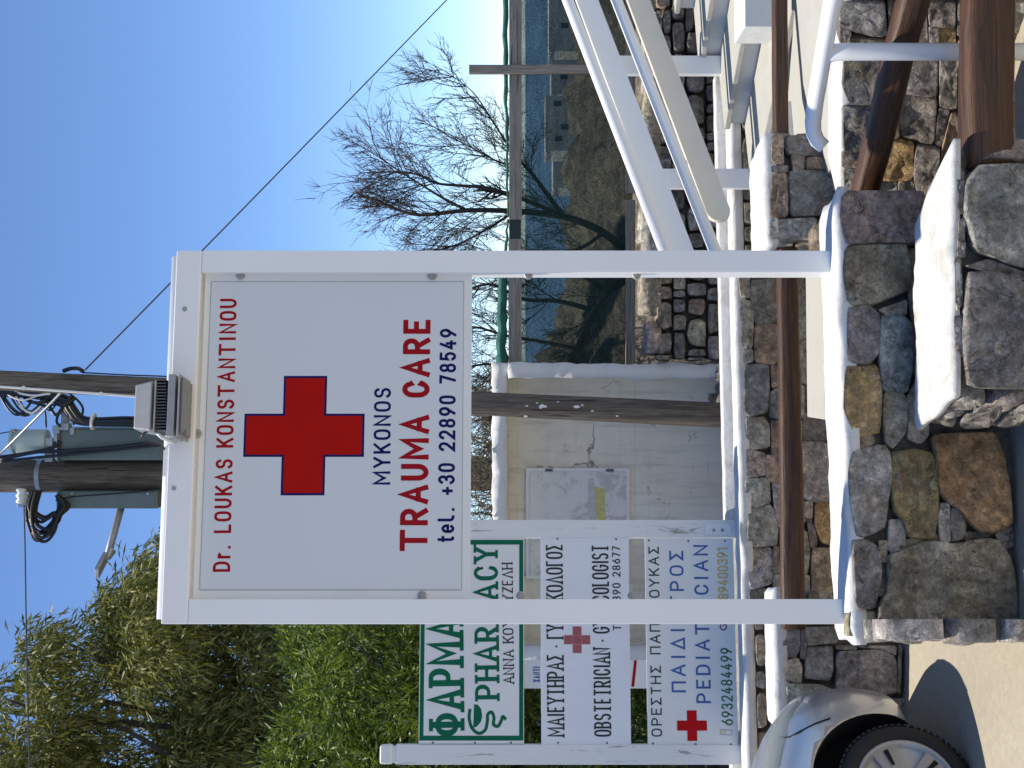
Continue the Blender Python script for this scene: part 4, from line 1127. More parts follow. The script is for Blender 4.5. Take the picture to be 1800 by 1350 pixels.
lettering('lettering', 'OBSTETRICIAN · GYNECOLOGIST', SB, (1075, 1295), (1069.5, 957), 30, M['ink_black'], ob, O1, 0.115, 0.105, True, gap=0.10)
lettering('lettering', 'Τ. 22890 28677', SB, (1092, 1108), (1090, 960), 14.5, M['ink_black'], ob, O1, 0.16, 0.13, False, gap=0.2)
def small_cross(t, px, py, arm, half, mat, name='cross'):
    s, z = SB.sz(px, py, O1); k = 9.0 / F
    mb = MB(); mb.add(cross_poly(SB, s, z, arm * k, half * k, O1), [tuple(range(12))]); return mb.build(name, mat, t)
cr = small_cross(ob, 1014.5, 1124.5, 23, 7.8, M['ink_faded'])
s, z = SB.sz(1014.5, 1124.5, O1); k = 9.0 / F
mb = MB()
for sx, sz_, hx, hz in ((-7.8, 0, 0.7, 7.8), (7.8, 0, 0.7, 7.8), (0, -7.8, 7.8, 0.7), (0, 7.8, 7.8, 0.7)):
    mb.box(SB.pt(s + sx * k, z + sz_ * k, O1 + 0.0006), SB.e * hx * k, SB.n * 0.0004, UPV * hz * k)
mb.build('cross_seam', M['ink_fadedline'], ob)
nails(ob, [(981, 1305.5), (1067, 1306), (980, 947), (1083, 948)], O1)
pd, _ = board('doctor_board', 1136, 1293, 946, 1311, 'white paediatrician board with blue lettering and a small red cross', M['board'])
lettering('lettering', 'ΟΡΕΣΤΗΣ ΠΑΠΑΛΟΥΚΑΣ', SB, (1164, 1295), (1158, 961), 18.5, M['ink_black'], pd, O1, 0.13, gap=0.24, space=0.42)
lettering('lettering', 'ΠΑΙΔΙΑΤΡΟΣ', SB, (1206, 1217), (1201, 968), 25, M['ink_blue'], pd, O1, 0.14, gap=0.3)
lettering('lettering', 'PEDIATRICIAN', SB, (1250, 1236), (1244, 958), 25.5, M['ink_blue'], pd, O1, 0.14, gap=0.28)
lettering('lettering', '6932484499', SB, (1289, 1275), (1286.5, 1139), 20.5, M['ink_darkgreen'], pd, O1, 0.13, gap=0.16)
lettering('lettering', '2289400391', SB, (1281.5, 1078), (1279, 962), 19, M['ink_yellow'], pd, O1, 0.13, gap=0.12)
small_cross(pd, 1216.5, 1275.5, 26, 8.6, M['ink_brightred'])
def icon(t, pts, wd, mat, name):
    zs = [SB.sz(x, y, O1) for x, y in pts]
    vs, fs = ribbon(zs, wd, wd); mb = MB(); mb.add([SB.pt(v.x, v.y, O1) for v in vs], fs); return mb.build(name, mat, t)
icon(pd, [(1267, 1282), (1266, 1291), (1286, 1292), (1288, 1284), (1267, 1282)], 0.006, M['ink_edge'], 'mobile_icon')
icon(pd, [(1270, 1285), (1270, 1289), (1276, 1289), (1276, 1285), (1270, 1285)], 0.004, M['ink_yellow'], 'mobile_icon_screen')
icon(pd, smoothp([(1268, 1098), (1266, 1103), (1270, 1107), (1275, 1106), (1277, 1101), (1274, 1097), (1271, 1100)]), 0.008, M['ink_purple'], 'telephone_icon')
nails(pd, [(1148, 1307), (1223, 1308), (1285, 1308.5), (1141, 950), (1210, 951), (1274, 951)], O1)

# far white board that shows through the gaps between the boards
FB = Plane(P(0, 1185, 9.7).x, 9.7, 9.7)
a = FB.sz(922, 1210); b = FB.sz(1118, 1160)
t = thing('notice_board', FB.pt((a[0] + b[0]) / 2, 0.3), 'small white notice board with red stripe seen behind the doctor boards', 'sign')
mb = MB(); mb.box(FB.pt((a[0] + b[0]) / 2, (a[1] + FB.sz(1138, 1185)[1]) / 2), FB.e * (abs(b[0] - a[0]) / 2), FB.n * 0.01, UPV * ((a[1] - FB.sz(1138, 1185)[1]) / 2)); mb.build('board', M['board_cool'], t, bevel=0.002)
mb = MB(); zz = FB.sz(1115, 1185)[1]; mb.add([FB.pt(FB.sz(1112, 1207)[0], FB.sz(1112, 1207)[1] - 0.010, 0.0112), FB.pt(b[0] - 0.002, FB.sz(1117, 1160)[1] - 0.010, 0.0112), FB.pt(b[0] - 0.002, FB.sz(1117, 1160)[1] + 0.010, 0.0112), FB.pt(FB.sz(1112, 1207)[0], FB.sz(1112, 1207)[1] + 0.010, 0.0112)], [(0, 1, 2, 3)]); mb.build('red_stripe', M['ink_red'], t)
lettering('lettering', 'ΧΑΝΤΙ', FB, (949, 1199), (949, 1172), 12, M['ink_blue'], t, 0.0115, 0.16, gap=0.2)
mb = MB()
mb.box(FB.pt((a[0] + b[0]) / 2 - 0.06, (0.2 + a[1]) / 2, -0.05), FB.e * 0.03, FB.n * 0.03, UPV * ((a[1] - 0.2) / 2)); mb.build('leg', M['peel'], t)
# ------------------------------------------------------------------ timber rails
def timber(name, p0, p1, h0, h1, dep, label, seed, wob=0.012, group='timber rails between the stone walls'):
    p0 = Vector(p0); p1 = Vector(p1); L = (p1 - p0).length; ax = (p1 - p0) / L
    side = ax.cross(UPV).normalized(); up = side.cross(ax)
    n = max(12, int(L / 0.05)); vs = []; fs = []; K = 16
    for i in range(n + 1):
        t = i / n; c = p0.lerp(p1, t); h = h0 + (h1 - h0) * t
        c = c + up * wob * nz((t * L * 2.0, seed, 0)) + side * wob * nz((t * L * 2.0, seed, 5))
        for k in range(K):
            w = 2 * math.pi * k / K
            cx, sx = math.cos(w), math.sin(w)
            u = math.copysign(abs(cx) ** 0.45, cx); v = math.copysign(abs(sx) ** 0.45, sx)
            j = 1 + 0.06 * nz((t * L * 3, k * 0.9, seed)) + 0.03 * nz((t * L * 11, k * 1.7, seed))
            vs.append(c + side * (u * dep / 2 * j) + up * (v * h / 2 * j))
    for i in range(n):
        for k in range(K):
            k2 = (k + 1) % K
            fs.append((i * K + k, i * K + k2, (i + 1) * K + k2, (i + 1) * K + k))
    fs.append(tuple(range(K - 1, -1, -1))); fs.append(tuple(n * K + k for k in range(K)))
    mb = MB(); mb.add(vs, fs)
    # grain runs along the local x axis: build in a turned object
    o = mb.build(name, M['beam'], None, smooth=True, loc=p0)
    R = Matrix((ax, side, up)).transposed()
    me = o.data; me.transform(R.to_4x4().inverted()); o.rotation_euler = R.to_euler()
    me.materials.append(M['beam_top'])
    me.update()
    for p in me.polygons:
        if p.normal.z > 0.80: p.material_index = 1
    return tag(o, label, 'beam', group)
timber('timber_beam', P(1737, 300, 5.50), P(1728, -560, 5.50), 0.195, 0.180, 0.17, 'thick dark brown timber beam set in the nearest wall', 1.0)
timber('timber_beam', P(1517, 348, 6.55), P(1690, -330, 5.37), 0.115, 0.135, 0.12, 'slanting dark brown timber rail in front of the ramp wall', 2.0, 0.02)
timber('timber_beam', P(1383, 415, 7.55), P(1395, 1105, 7.45), 0.105, 0.125, 0.10, 'long brown timber rail passing behind the clinic sign', 3.0, 0.006)
timber('timber_beam', P(1368, -420, 7.65), P(1372, 262, 7.62), 0.075, 0.08, 0.10, 'weathered timber rail right of the square stone pillar', 4.0, 0.008)

# ------------------------------------------------------------------ stairs up to the right
AX = Vector((0.86, 0.51, 0)).normalized(); NX = Vector((-0.51, 0.86, 0)).normalized()
F2 = P(1273, 223, 9.3); TR = 0.52; RISE = 0.134
st = thing('stairs', Vector((F2.x, F2.y, 0.3)), 'white painted outdoor stairs climbing to the right', 'stairs')
for k in range(-2, 10):
    c = F2 + AX * (TR * k) + UPV * (RISE * k)
    # body of the step
    mb = MB(); ctr = c + AX * 0.45 - NX * 1.3 - UPV * 0.35
    mb.box(ctr - UPV * 0.015, AX * 0.43, NX * 1.29, UPV * 0.33); mb.build('riser', M['riser_paint'], st, bevel=0.004)
    mb = MB(); mb.box(c + AX * 0.44 - NX * 1.3 - UPV * 0.018 , AX * 0.46, NX * 1.305, UPV * 0.018); mb.build('tread', M['floor_paint'], st, bevel=0.006)
# far stringer edge under the railing
# ---- railing on the far side of the stairs
rl = thing('stair_railing', P(1340, 315, 9.1), 'white railing of pipes and planks beside the stairs', 'railing')
def rail_line(v0, y0, d0, v1, y1, d1): return P(v0, y0, d0), P(v1, y1, d1)
d_r = lambda y: 9.45 - (y - 115) * 0.00245
def pipe(v0, y0, v1, y1, r, name):
    mb = MB(); a = P(v0, y0, d_r(y0) - 0.10); b = P(v1, y1, d_r(y1) - 0.10)
    mb.tube([a, b], r, 16); return mb.build(name, M['white_paint'], rl, smooth=True)
def plank(v0, y0, v1, y1, h, name, round_end=False):
    a = P(v0, y0, d_r(y0) - 0.03); b = P(v1, y1, d_r(y1) - 0.03)
    ax = (b - a).normalized(); sd = ax.cross(UPV).normalized(); up = sd.cross(ax)
    pts = [a + up * h / 2, a - up * h / 2]
    if round_end:
        pts += [b + ax * (math.sin(w) * h / 2) - up * (math.cos(w) * h / 2) for w in [math.pi * i / 10 for i in range(11)]]
    else: pts += [b - up * h / 2, b + up * h / 2]
    mb = MB(); mb.prism([p - sd * 0.016 for p in pts], sd * 0.032); return mb.build(name, M['cream_plank' if round_end else 'white_paint'], rl, bevel=0.004)
pipe(804, -500, 1178, 465, 0.038, 'handrail'); plank(843.5, -500, 1206, 465, 0.145, 'plank')
pipe(886.7, -500, 1266, 465, 0.038, 'handrail'); plank(932.7, -500, 1262, 372, 0.15, 'plank', True)
for y, vtop, vbot in ((116, 1075, 1275), (315, 1150, 1342), (455, 1190, 1400), (-110, 985, 1195), (-340, 900, 1115)):
    a = P(vtop, y, d_r(y) + 0.05); b = P(vbot, y, d_r(y) + 0.05)
    mb = MB(); mb.box((a + b) / 2, Vector((0.062 if y < 400 else 0.05, 0, 0)), Vector((0, 0.04, 0)), UPV * ((a.z - b.z) / 2)); mb.build('post', M['white_paint'], rl, bevel=0.006)

# white end pier and small step at the right
t = thing('white_pier', P(1353, 20, 8.0), 'small white plastered block on the ramp at the far right', 'pier')
mb = MB(); a = P(1309, 47, 8.0); mb.box((a.x + 0.5, 8.2, (a.z + 0.45) / 2), (0.5, 0, 0), (0, 0.2, 0), (0, 0, (a.z - 0.45) / 2)); mb.build('block', M['white_wall'], t, bevel=0.006)
t = thing('white_step', P(1409, 208, 8.15), 'low white step on the ramp beside the stone pillar', 'step')
mb = MB(); a = P(1384, 238, 8.15); b = P(1409, 178, 8.15); mb.box(((a.x + b.x) / 2, 8.35, a.z - 0.1), ((b.x - a.x) / 2, 0, 0), (0, 0.2, 0), (0, 0, 0.1)); mb.build('block', M['white_wall'], t, bevel=0.005)

# ---- bent handrail of the ramp
t = thing('ramp_handrail', P(1800, 91, 5.85), 'white bent pipe handrail on a round post at the right edge', 'handrail')
top = P(1450, 91, 5.85)
mb = MB(); mb.tube([Vector((top.x, top.y, -0.3)), Vector((top.x, top.y, top.z - 0.10)), Vector((top.x + 0.002, top.y + 0.02, top.z - 0.04)), Vector((top.x - 0.01, top.y + 0.05, top.z + 0.005))], [0.036, 0.036, 0.037, 0.036], 20)
mb.build('post', M['white_paint'], t, smooth=True)
mb = MB(); pts = [P(1560, -330, 5.05), P(1490, -110, 5.45), P(1462, 10, 5.66), P(1448, 91, 5.86), P(1433, 180, 6.14), P(1429, 214, 6.26), P(1430, 232, 6.30), P(1437, 248, 6.32), P(1449, 258, 6.32)]
mb.tube(pts, [0.036, 0.036, 0.036, 0.036, 0.036, 0.036, 0.035, 0.034, 0.032], 18); mb.build('rail', M['white_paint'], t, smooth=True)

# ------------------------------------------------------------------ old concrete shelter
def m_conc():
    n = NT('old_painted_concrete'); c = n.coords()
    a = n.noise(c, 1.6, 8, 0.65, 0.4); b = n.noise(c, 14, 8, 0.7)
    sp = n.n('ShaderNodeSeparateXYZ'); n.l(c, sp.inputs[0])
    col = n.ramp(a, [(0.3, (0.86, 0.82, 0.73)), (0.55, (0.79, 0.735, 0.62)), (0.75, (0.60, 0.545, 0.44))])
    streak = n.noise(n.coords((9, 9, 0.7)), 1.6, 9, 0.7)
    col = n.mix(n.ramp(streak, [(0.52, 0.0), (0.7, 0.55)]), col, (0.36, 0.33, 0.27))
    low = n.ramp(n.math('ADD', sp.outputs['Z'], n.math('MULTIPLY', a, 0.5)), [(0.5, 0.5), (1.2, 0.0)])
    col = n.mix(low, col, (0.66, 0.65, 0.62))
    # shuttering lines left by the boards
    ln = n.math('FRACT', n.math('MULTIPLY', n.math('ADD', sp.outputs['Z'], n.math('MULTIPLY', b, 0.012)), 8.5))
    lm = n.ramp(ln, [(0.0, 0.45), (0.03, 0.0), (0.98, 0.0), (1.0, 0.35)])
    lm2 = n.mix(n.ramp(n.noise(c, 2.6, 5, 0.6), [(0.47, 0.0), (0.6, 1.0)]), (0, 0, 0), lm)
    col = n.mix(lm2, col, (0.23, 0.20, 0.16))
    # long cracks
    wn_ = n.t.nodes.new('ShaderNodeTexNoise'); wn_.inputs['Scale'].default_value = 3.2; wn_.inputs['Detail'].default_value = 8; n.l(c, wn_.inputs['Vector'])
    ck = n.voro(n.mix(0.34, c, wn_.outputs['Color']), 1.1, 'DISTANCE_TO_EDGE')
    cm = n.ramp(n.noise(c, 1.7, 3, 0.5), [(0.48, 0.0), (0.56, 0.9)])
    col = n.mix(n.math('MULTIPLY', n.ramp(ck, [(0.0, 1.0), (0.007, 0.0)]), cm), col, (0.13, 0.12, 0.10))
    ch = n.ramp(n.noise(c, 7, 10, 0.75, 0.5), [(0.60, 0.0), (0.64, 0.6)])
    col = n.mix(ch, col, (0.33, 0.31, 0.27))
    nb = n.bump(b, 0.4, 0.01); nb = n.bump(lm2, 0.5, -0.01, nb)
    return n.done(col, 0.85, nb, spec=0.25)
M['concrete'] = m_conc()
M['conc_edge'] = m_whitewash('chipped_whitewash', (0.74, 0.735, 0.71), (0.52, 0.48, 0.41), 0.6, chip=0.75)
xr = P(0, 640, 11.0).x; xl = P(0, 1160, 11.0).x
sh = thing('concrete_shelter', ((xl + xr) / 2, 11.5, 0.25), 'old cracked concrete shelter with flat roof behind the wooden pole', 'shelter')
zr = P(866, 700, 11.0).z; zr0 = P(891, 700, 11.0).z
def rough_box(c, hx, hy, hz, mat, name, par, amp=0.012, step=0.08, seed=0):
    """box with chipped, uneven faces"""
    nx, ny, nz_ = [max(1, int(2 * h / step)) for h in (hx, hy, hz)]
    bm = bmesh.new(); bmesh.ops.create_cube(bm, size=2)
    for v in bm.verts: v.co = Vector((v.co.x * hx, v.co.y * hy, v.co.z * hz))
    for ax, cnt in ((0, nx), (1, ny), (2, nz_)):
        ed = [e for e in bm.edges if abs((e.verts[0].co - e.verts[1].co).normalized()[ax]) > 0.99]
        if cnt > 1: bmesh.ops.subdivide_edges(bm, edges=ed, cuts=cnt - 1, use_grid_fill=True)
    c = Vector(c)
    for v in bm.verts:
        w = (v.co + c) * 4.0 + Vector((seed, seed, 0))
        v.co += Vector((nz(w), nz(w + Vector((9, 0, 0))), nz(w + Vector((0, 9, 0))))) * amp + Vector((nz(w, 4.1), nz(w, 4.7), nz(w, 5.3))) * amp * 0.7
    me = bpy.data.meshes.new(name); bm.to_mesh(me); bm.free(); me.materials.append(mat)
    for p in me.polygons: p.use_smooth = True
    po = origin_of(par); o = bpy.data.objects.new(name, me); o.location = c - po; o.parent = par; COL.objects.link(o)
    return o
rough_box(((xl + xr) / 2, 11.27, (zr + zr0) / 2), (xr - xl) / 2 + 0.01, 0.27, (zr - zr0) / 2, M['conc_edge'], 'roof_slab', sh, 0.022, 0.05, 1)
bk = MB(); bk.box(((xl + xr) / 2, 11.46, (0.2 + zr0) / 2), ((xr - xl) / 2, 0, 0), (0, 0.06, 0), (0, 0, (zr0 - 0.2) / 2)); bk.build('back_wall', M['concrete'], sh)
wl = MB(); wl.box((xr - 0.055, 11.23, (0.2 + zr0 - 0.01) / 2), (0.05, 0, 0), (0, 0.17, 0), (0, 0, (zr0 - 0.03 - 0.2) / 2)); wl.build('side_wall', M['concrete'], sh)
wl = MB(); wl.box((xl + 0.055, 11.23, (0.2 + zr0 - 0.01) / 2), (0.05, 0, 0), (0, 0.17, 0), (0, 0, (zr0 - 0.03 - 0.2) / 2)); wl.build('side_wall', M['concrete'], sh)
rough_box((xr - 0.052, 11.02, (0.2 + zr0) / 2), 0.055, 0.05, (zr0 - 0.2) / 2 - 0.006, M['conc_edge'], 'wall_edge', sh, 0.020, 0.04, 4)
rough_box((xl + 0.052, 11.02, (0.2 + zr0) / 2), 0.055, 0.05, (zr0 - 0.2) / 2 - 0.006, M['conc_edge'], 'wall_edge', sh, 0.012, 0.05, 7)
# hatch in the back wall
def m_hatch():
    n = NT('scuffed_hatch_paint'); c = n.coords()
    a = n.noise(c, 5, 10, 0.72, 0.6)
    col = n.ramp(a, [(0.40, (0.78, 0.77, 0.74)), (0.52, (0.72, 0.71, 0.68)), (0.56, (0.58, 0.57, 0.55)), (0.70, (0.50, 0.49, 0.47))])
    return n.done(col, 0.7, n.bump(a, 0.3, 0.006), spec=0.3)
HP = Plane(0, 11.39, 0)
a = HP.sz(931, 1010); b = HP.sz(1100, 829)
mb = MB(); mb.box(HP.pt((a[0] + b[0]) / 2, (a[1] + b[1]) / 2, 0.01), ((b[0] - a[0]) / 2 + 0.03, 0, 0), (0, 0.018, 0), (0, 0, (a[1] - b[1]) / 2 + 0.03)); fr = mb.build('hatch_frame', M['white_paint'], sh, bevel=0.004)
mb = MB(); mb.box(HP.pt((a[0] + b[0]) / 2, (a[1] + b[1]) / 2, 0.034), ((b[0] - a[0]) / 2, 0, 0), (0, 0.006, 0), (0, 0, (a[1] - b[1]) / 2)); hd = mb.build('hatch_door', m_hatch(), sh, bevel=0.002)
for px in (965, 1072):
    c = HP.sz(px, 829, 0.04); mb = MB(); mb.tube([HP.pt(c[0] + 0.012, c[1] - 0.03, 0.042), HP.pt(c[0] + 0.012, c[1] + 0.03, 0.042)], 0.009, 8); mb.build('hinge', M['alu_dark'], hd)
mb = MB(); mb.add([HP.hit(x, y, 0.043) for x, y in ((1045, 855), (1063, 860), (1066, 990), (1056, 992))], [(0, 1, 2, 3)]); mb.build('yellow_sticker', m_plain('faded_yellow_paper', (0.60, 0.55, 0.20), 0.7, 0.2, 40), hd)
mb = MB(); mb.add([HP.hit(x, y, 0.044) for x, y in ((1034, 842), (1044, 842), (1054, 992), (1036, 992))], [(0, 1, 2, 3)]); mb.build('paper_strip', m_plain('grey_paper', (0.55, 0.54, 0.52), 0.7, 0.1, 20), hd)
# loose rocks in the corner of the shelter
for i, (px, py, r) in enumerate(((1262, 655, .07), (1268, 690, .085), (1284, 672, .08), (1285, 705, .06), (1250, 702, .05))):
    c = P(px, py, 10.9 + 0.03 * i); _sid[0] += 1
    o = slab('rock', Vector((c.x, c.y, 0.25)), Vector((1, 0, 0)), Vector((0, 1, 0)), UPV, [(-r, -r * .7), (r * .2, -r), (r, -r * .3), (r * .7, r * .8), (-r * .5, r)], max(0.08, c.z - 0.25 + r * .3), 0.02, M['drystone'], None, vcol('d'), 14, 5, 0.03, seed=_sid[0])
    tag(o, ['dark rock at the foot of the shelter side wall', 'second dark rock from the shelter side wall', 'dark rock lying in front of the shelter corner', 'dark rock next to the foot of the wooden pole', 'small dark rock on top of the shelter rubble'][i], 'rock', 'rocks by the shelter')

# ------------------------------------------------------------------ net fence
def m_net():
    n = NT('dark_green_shade_net'); t = n.t
    c = n.coords((260, 260, 260))
    wv = n.noise(c, 1.0, 2, 0.5)
    big = n.noise(n.coords((1.2, 1, 6)), 3, 5, 0.6)
    tr = t.nodes.new('ShaderNodeBsdfTransparent'); tr.inputs[0].default_value = (0.80, 0.88, 0.86, 1)
    df = t.nodes.new('ShaderNodeBsdfDiffuse'); df.inputs[0].default_value = (0.022, 0.04, 0.034, 1)
    mx = t.nodes.new('ShaderNodeMixShader')
    f = n.math('ADD', n.math('MULTIPLY', n.ramp(wv, [(0.4, 0.3), (0.6, 0.75)]), 0.8), n.math('MULTIPLY', n.math('SUBTRACT', big, 0.5), 0.35))
    f = n.math('ADD', f, 0.38)
    n.l(f, mx.inputs[0]); n.l(tr.outputs[0], mx.inputs[1]); n.l(df.outputs[0], mx.inputs[2])
    out = [q for q in t.nodes if q.type == 'OUTPUT_MATERIAL'][0]
    t.nodes.remove(n.bsdf); n.l(mx.outputs[0], out.inputs[0])
    return n.m
NF = Plane(0.0, 11.7, 0.0)
nf = thing('net_fence', (1.6, 11.7, 1.1), 'timber framed fence with dark green shade net above the loose stone wall', 'fence')
x0 = NF.sz(0, 644)[0]; x1 = 4.8
def rail(v0, v1, xa, xb, dd, mat, name='rail'):
    za = NF.sz(v0, 300)[1]; zb_ = NF.sz(v1, 300)[1]
    mb = MB(); mb.box(NF.pt((xa + xb) / 2, (za + zb_) / 2, dd), ((xb - xa) / 2, 0, 0), (0, 0.02, 0), (0, 0, abs(za - zb_) / 2)); return mb.build(name, mat, nf, bevel=0.004)
xm0, xm1 = NF.sz(900, 421)[0], NF.sz(900, 387)[0]
rail(894, 917, x0, xm0, 0.03, M['grey_wood']); rail(895, 917, xm1, x1, 0.03, M['grey_wood'])
rail(895, 916, xm0 - 0.0, xm1, 0.022, m_plain('dark_green_tape', (0.008, 0.03, 0.026), 0.6, 0.2, 20), 'wrapped_joint')
rail(1099, 1116, x0, NF.sz(1100, 352)[0], 0.03, M['grey_wood']); rail(1099, 1116, NF.sz(1100, 340)[0], x1, 0.03, M['grey_wood'])
for y, vt in ((125, 825), (650, 893), (-160, 893)):
    xx = NF.sz(900, y)[0]; zt3 = NF.sz(vt, y)[1]
    mb = MB(); mb.box((xx, 11.75 if y != 125 else 11.645, (0.2 + zt3) / 2), (0.035, 0, 0), (0, 0.03, 0), (0, 0, (zt3 - 0.2) / 2)); mb.build('post', M['grey_wood_up'], nf, bevel=0.004)
vs = []; fs = []; NXn = 60; NZn = 8
zt4 = NF.sz(900, 300)[1]; zb4 = NF.sz(1112, 300)[1]
for j in range(NZn + 1):
    for i in range(NXn + 1):
        x = x0 + (x1 - x0) * i / NXn; z = zb4 + (zt4 - zb4) * j / NZn
        vs.append((x, 11.705 + 0.010 * nz((x * 2, z * 3, 1)), z))
for j in range(NZn):
    for i in range(NXn): fs.append((j * (NXn + 1) + i, j * (NXn + 1) + i + 1, (j + 1) * (NXn + 1) + i + 1, (j + 1) * (NXn + 1) + i))
mb = MB(); mb.add(vs, fs); mb.build('net', m_net(), nf, smooth=True)
M['roll'] = m_plain('green_net_roll', (0.02, 0.12, 0.09), 0.8, 0.5, 14, 0.6, bscale=30)
def roll(ya, yb, va, vb, ra, rb, sd):
    pts = []; rr = []
    for i in range(26):
        t = i / 25; y = ya + (yb - ya) * t
        v = va + (vb - va) * t + 3.5 * nz((t * 7, sd, 0)); pts.append(NF.hit(v, y, 0.0)); rr.append((ra + (rb - ra) * t) * (1 + 0.35 * nz((t * 9, sd, 4))))
    mb = MB(); mb.tube(pts, rr, 9, squash=0.6); return mb.build('rolled_net', M['roll'], nf, smooth=True)
roll(640, 480, 881, 884, 0.075, 0.06, 1); roll(480, 385, 886, 893, 0.03, 0.012, 2); roll(380, 120, 893, 889, 0.012, 0.03, 3); roll(120, -160, 889, 888, 0.03, 0.055, 4)

# ------------------------------------------------------------------ far houses beyond the net
def house(px0, px1, py0, py1, d, label, win):
    a = P(px0, py1, d); b = P(px1, py0, d); zb_ = -5.2
    t = thing('white_house', ((a.x + b.x) / 2, d + 3, zb_), label, 'house', 'far white houses')
    mb = MB(); mb.box(((a.x + b.x) / 2, d + 3, (a.z + zb_) / 2), ((b.x - a.x) / 2, 0, 0), (0, 3, 0), (0, 0, (a.z - zb_) / 2)); mb.build('wall', M['white_wall'], t)
    mb = MB(); mb.box(((a.x + b.x) / 2, d + 3, a.z + 0.08), ((b.x - a.x) / 2 + 0.1, 0, 0), (0, 3.1, 0), (0, 0, 0.08)); mb.build('roof', M['white_wall'], t)
    for wx, wz in win:
        mb = MB(); mb.box((a.x + (b.x - a.x) * wx, d - 0.02, a.z - wz), (0.22, 0, 0), (0, 0.06, 0), (0, 0, 0.32)); f = mb.build('window', m_blue, t)
m_blue = m_plain('blue_shutter', (0.05, 0.08, 0.12), 0.6, 0.1, 5, 0)
house(968, 1020, -60, 90, 130, 'far white house at the right edge, seen through the net', [(0.3, 1.3), (0.9, 0.8)])
house(972, 1020, 105, 165, 128, 'far white house left of the fence post, seen through the net', [(0.5, 1.0)])
house(962, 1020, 168, 265, 124, 'widest far white house with dark windows, seen through the net', [(0.22, 1.0), (0.43, 1.5), (0.86, 0.9)])
house(975, 1020, 275, 330, 132, 'leftmost far white house seen through the net', [(0.5, 1.0)])
# ------------------------------------------------------------------ utility poles
PA = 10.3; PB = 14.6
pa = thing('utility_pole', Vector((P(1300, 731, PA).x, PA, 0.25)), 'slim leaning grey wooden utility pole in front of the shelter', 'pole')
def shaft(v0, y0, v1, y1, d, r0, r1, zmin, par):
    a = P(v0, y0, d); b = P(v1, y1, d); dr = (a - b); dr /= dr.z
    bot = b + dr * (zmin - b.z); top = a
    n = 40; vs = []; fs = []; K = 20
    for i in range(n + 1):
        t = i / n; c = bot.lerp(top, t); r = r0 + (r1 - r0) * t
        for k in range(K):
            w = 2 * math.pi * k / K
            q = r * (1 + 0.035 * nz((math.cos(w) * 1.5, math.sin(w) * 1.5, c.z * 0.6)) + 0.02 * nz((math.cos(w) * 4, math.sin(w) * 4, c.z * 1.2)))
            vs.append(c + Vector((math.cos(w) * q, math.sin(w) * q, 0)))
    for i in range(n):
        for k in range(K): fs.append((i * K + k, i * K + (k + 1) % K, (i + 1) * K + (k + 1) % K, (i + 1) * K + k))
    fs.append(tuple(n * K + k for k in range(K)))
    mb = MB(); mb.add(vs, fs); return mb.build('shaft', M['pole'], par, smooth=True)
shaft(-260, 656, 1295, 731, PA, 0.094, 0.068, 0.1, pa)
mb = MB(); mb.tube([P(-100, 673, PA - 0.06), P(0, 679.5, PA - 0.06), P(120, 688, PA - 0.06), P(236, 697, PA - 0.065), P(400, 705, PA - 0.07)], 0.009, 8); mb.build('conduit', M['panel'], pa, smooth=True)
for v, y in ((42, 682), (178, 692.5)):
    mb = MB(); mb.lathe(P(v, y, PA - 0.07), (0, -1, 0), [(0, 0.016), (0.012, 0.016), (0.012, 0)], 10); mb.build('clip', M['panel'], pa)
# paint splashes on the lower pole
for v, y, r in ((926, 713, .012), (952, 714, .03), (1012, 715, .022), (944, 708, .008), (980, 706, .007), (1040, 722, .012), (1084, 731, .010), (925, 732, .012), (1022, 712, .01)):
    c = P(v, y, PA); ax = P(920, 713, PA)
    xx = P(v, 713 + (v - 920) * 0.048, PA).x; rr = 0.091
    off = max(-0.97, min(0.97, (c.x - xx) / rr)); dirv = Vector((off, -math.sqrt(1 - off * off), 0))
    base = Vector((xx, PA, c.z)) + dirv * rr
    tg_ = Vector((-dirv.y, dirv.x, 0)); m_ = 9
    ring = [base + dirv * 0.002 + tg_ * (math.cos(6.283 * i / m_) * r * 0.6 * (0.45 + 0.9 * random.random())) + UPV * (math.sin(6.283 * i / m_) * r * 1.1 * (0.45 + 0.9 * random.random())) for i in range(m_)]
    mb = MB(); mb.prism(ring, -dirv * 0.02); mb.build('paint_splash', M['white_wall'], pa)

pb = thing('utility_pole', Vector((P(800, 836, PB).x, PB, 2.3)), 'thick dark wooden utility pole carrying the grey cabinets', 'pole')
shaft(-260, 839, 800, 834, PB, 0.172, 0.163, 2.2, pb)
def pbox(v0, v1, y0, y1, d0, d1, mat, name, par, bev=0.01, skew=0.0):
    a = P(v0, y1, d0); b = P(v1, y0, d0)
    mb = MB(); c = Vector(((a.x + b.x) / 2, (d0 + d1) / 2, (a.z + b.z) / 2))
    mb.box(c, Vector(((b.x - a.x) / 2, 0, skew)), (0, (d1 - d0) / 2, 0), (0, 0, (a.z - b.z) / 2)); return mb.build(name, mat, par, bevel=bev)
for (v0, v1, y0, y1) in ((66, 78, 788, 864),):
    a = P((v0 + v1) / 2, 836, PB); mb = MB(); mb.lathe(Vector((a.x, a.y, a.z - 0.03)), (0, 0, 1), [(0, 0.174), (0.045, 0.174)], 20); mb.build('strap', M['steel'], pb)
c = P(-10, 836, PB)
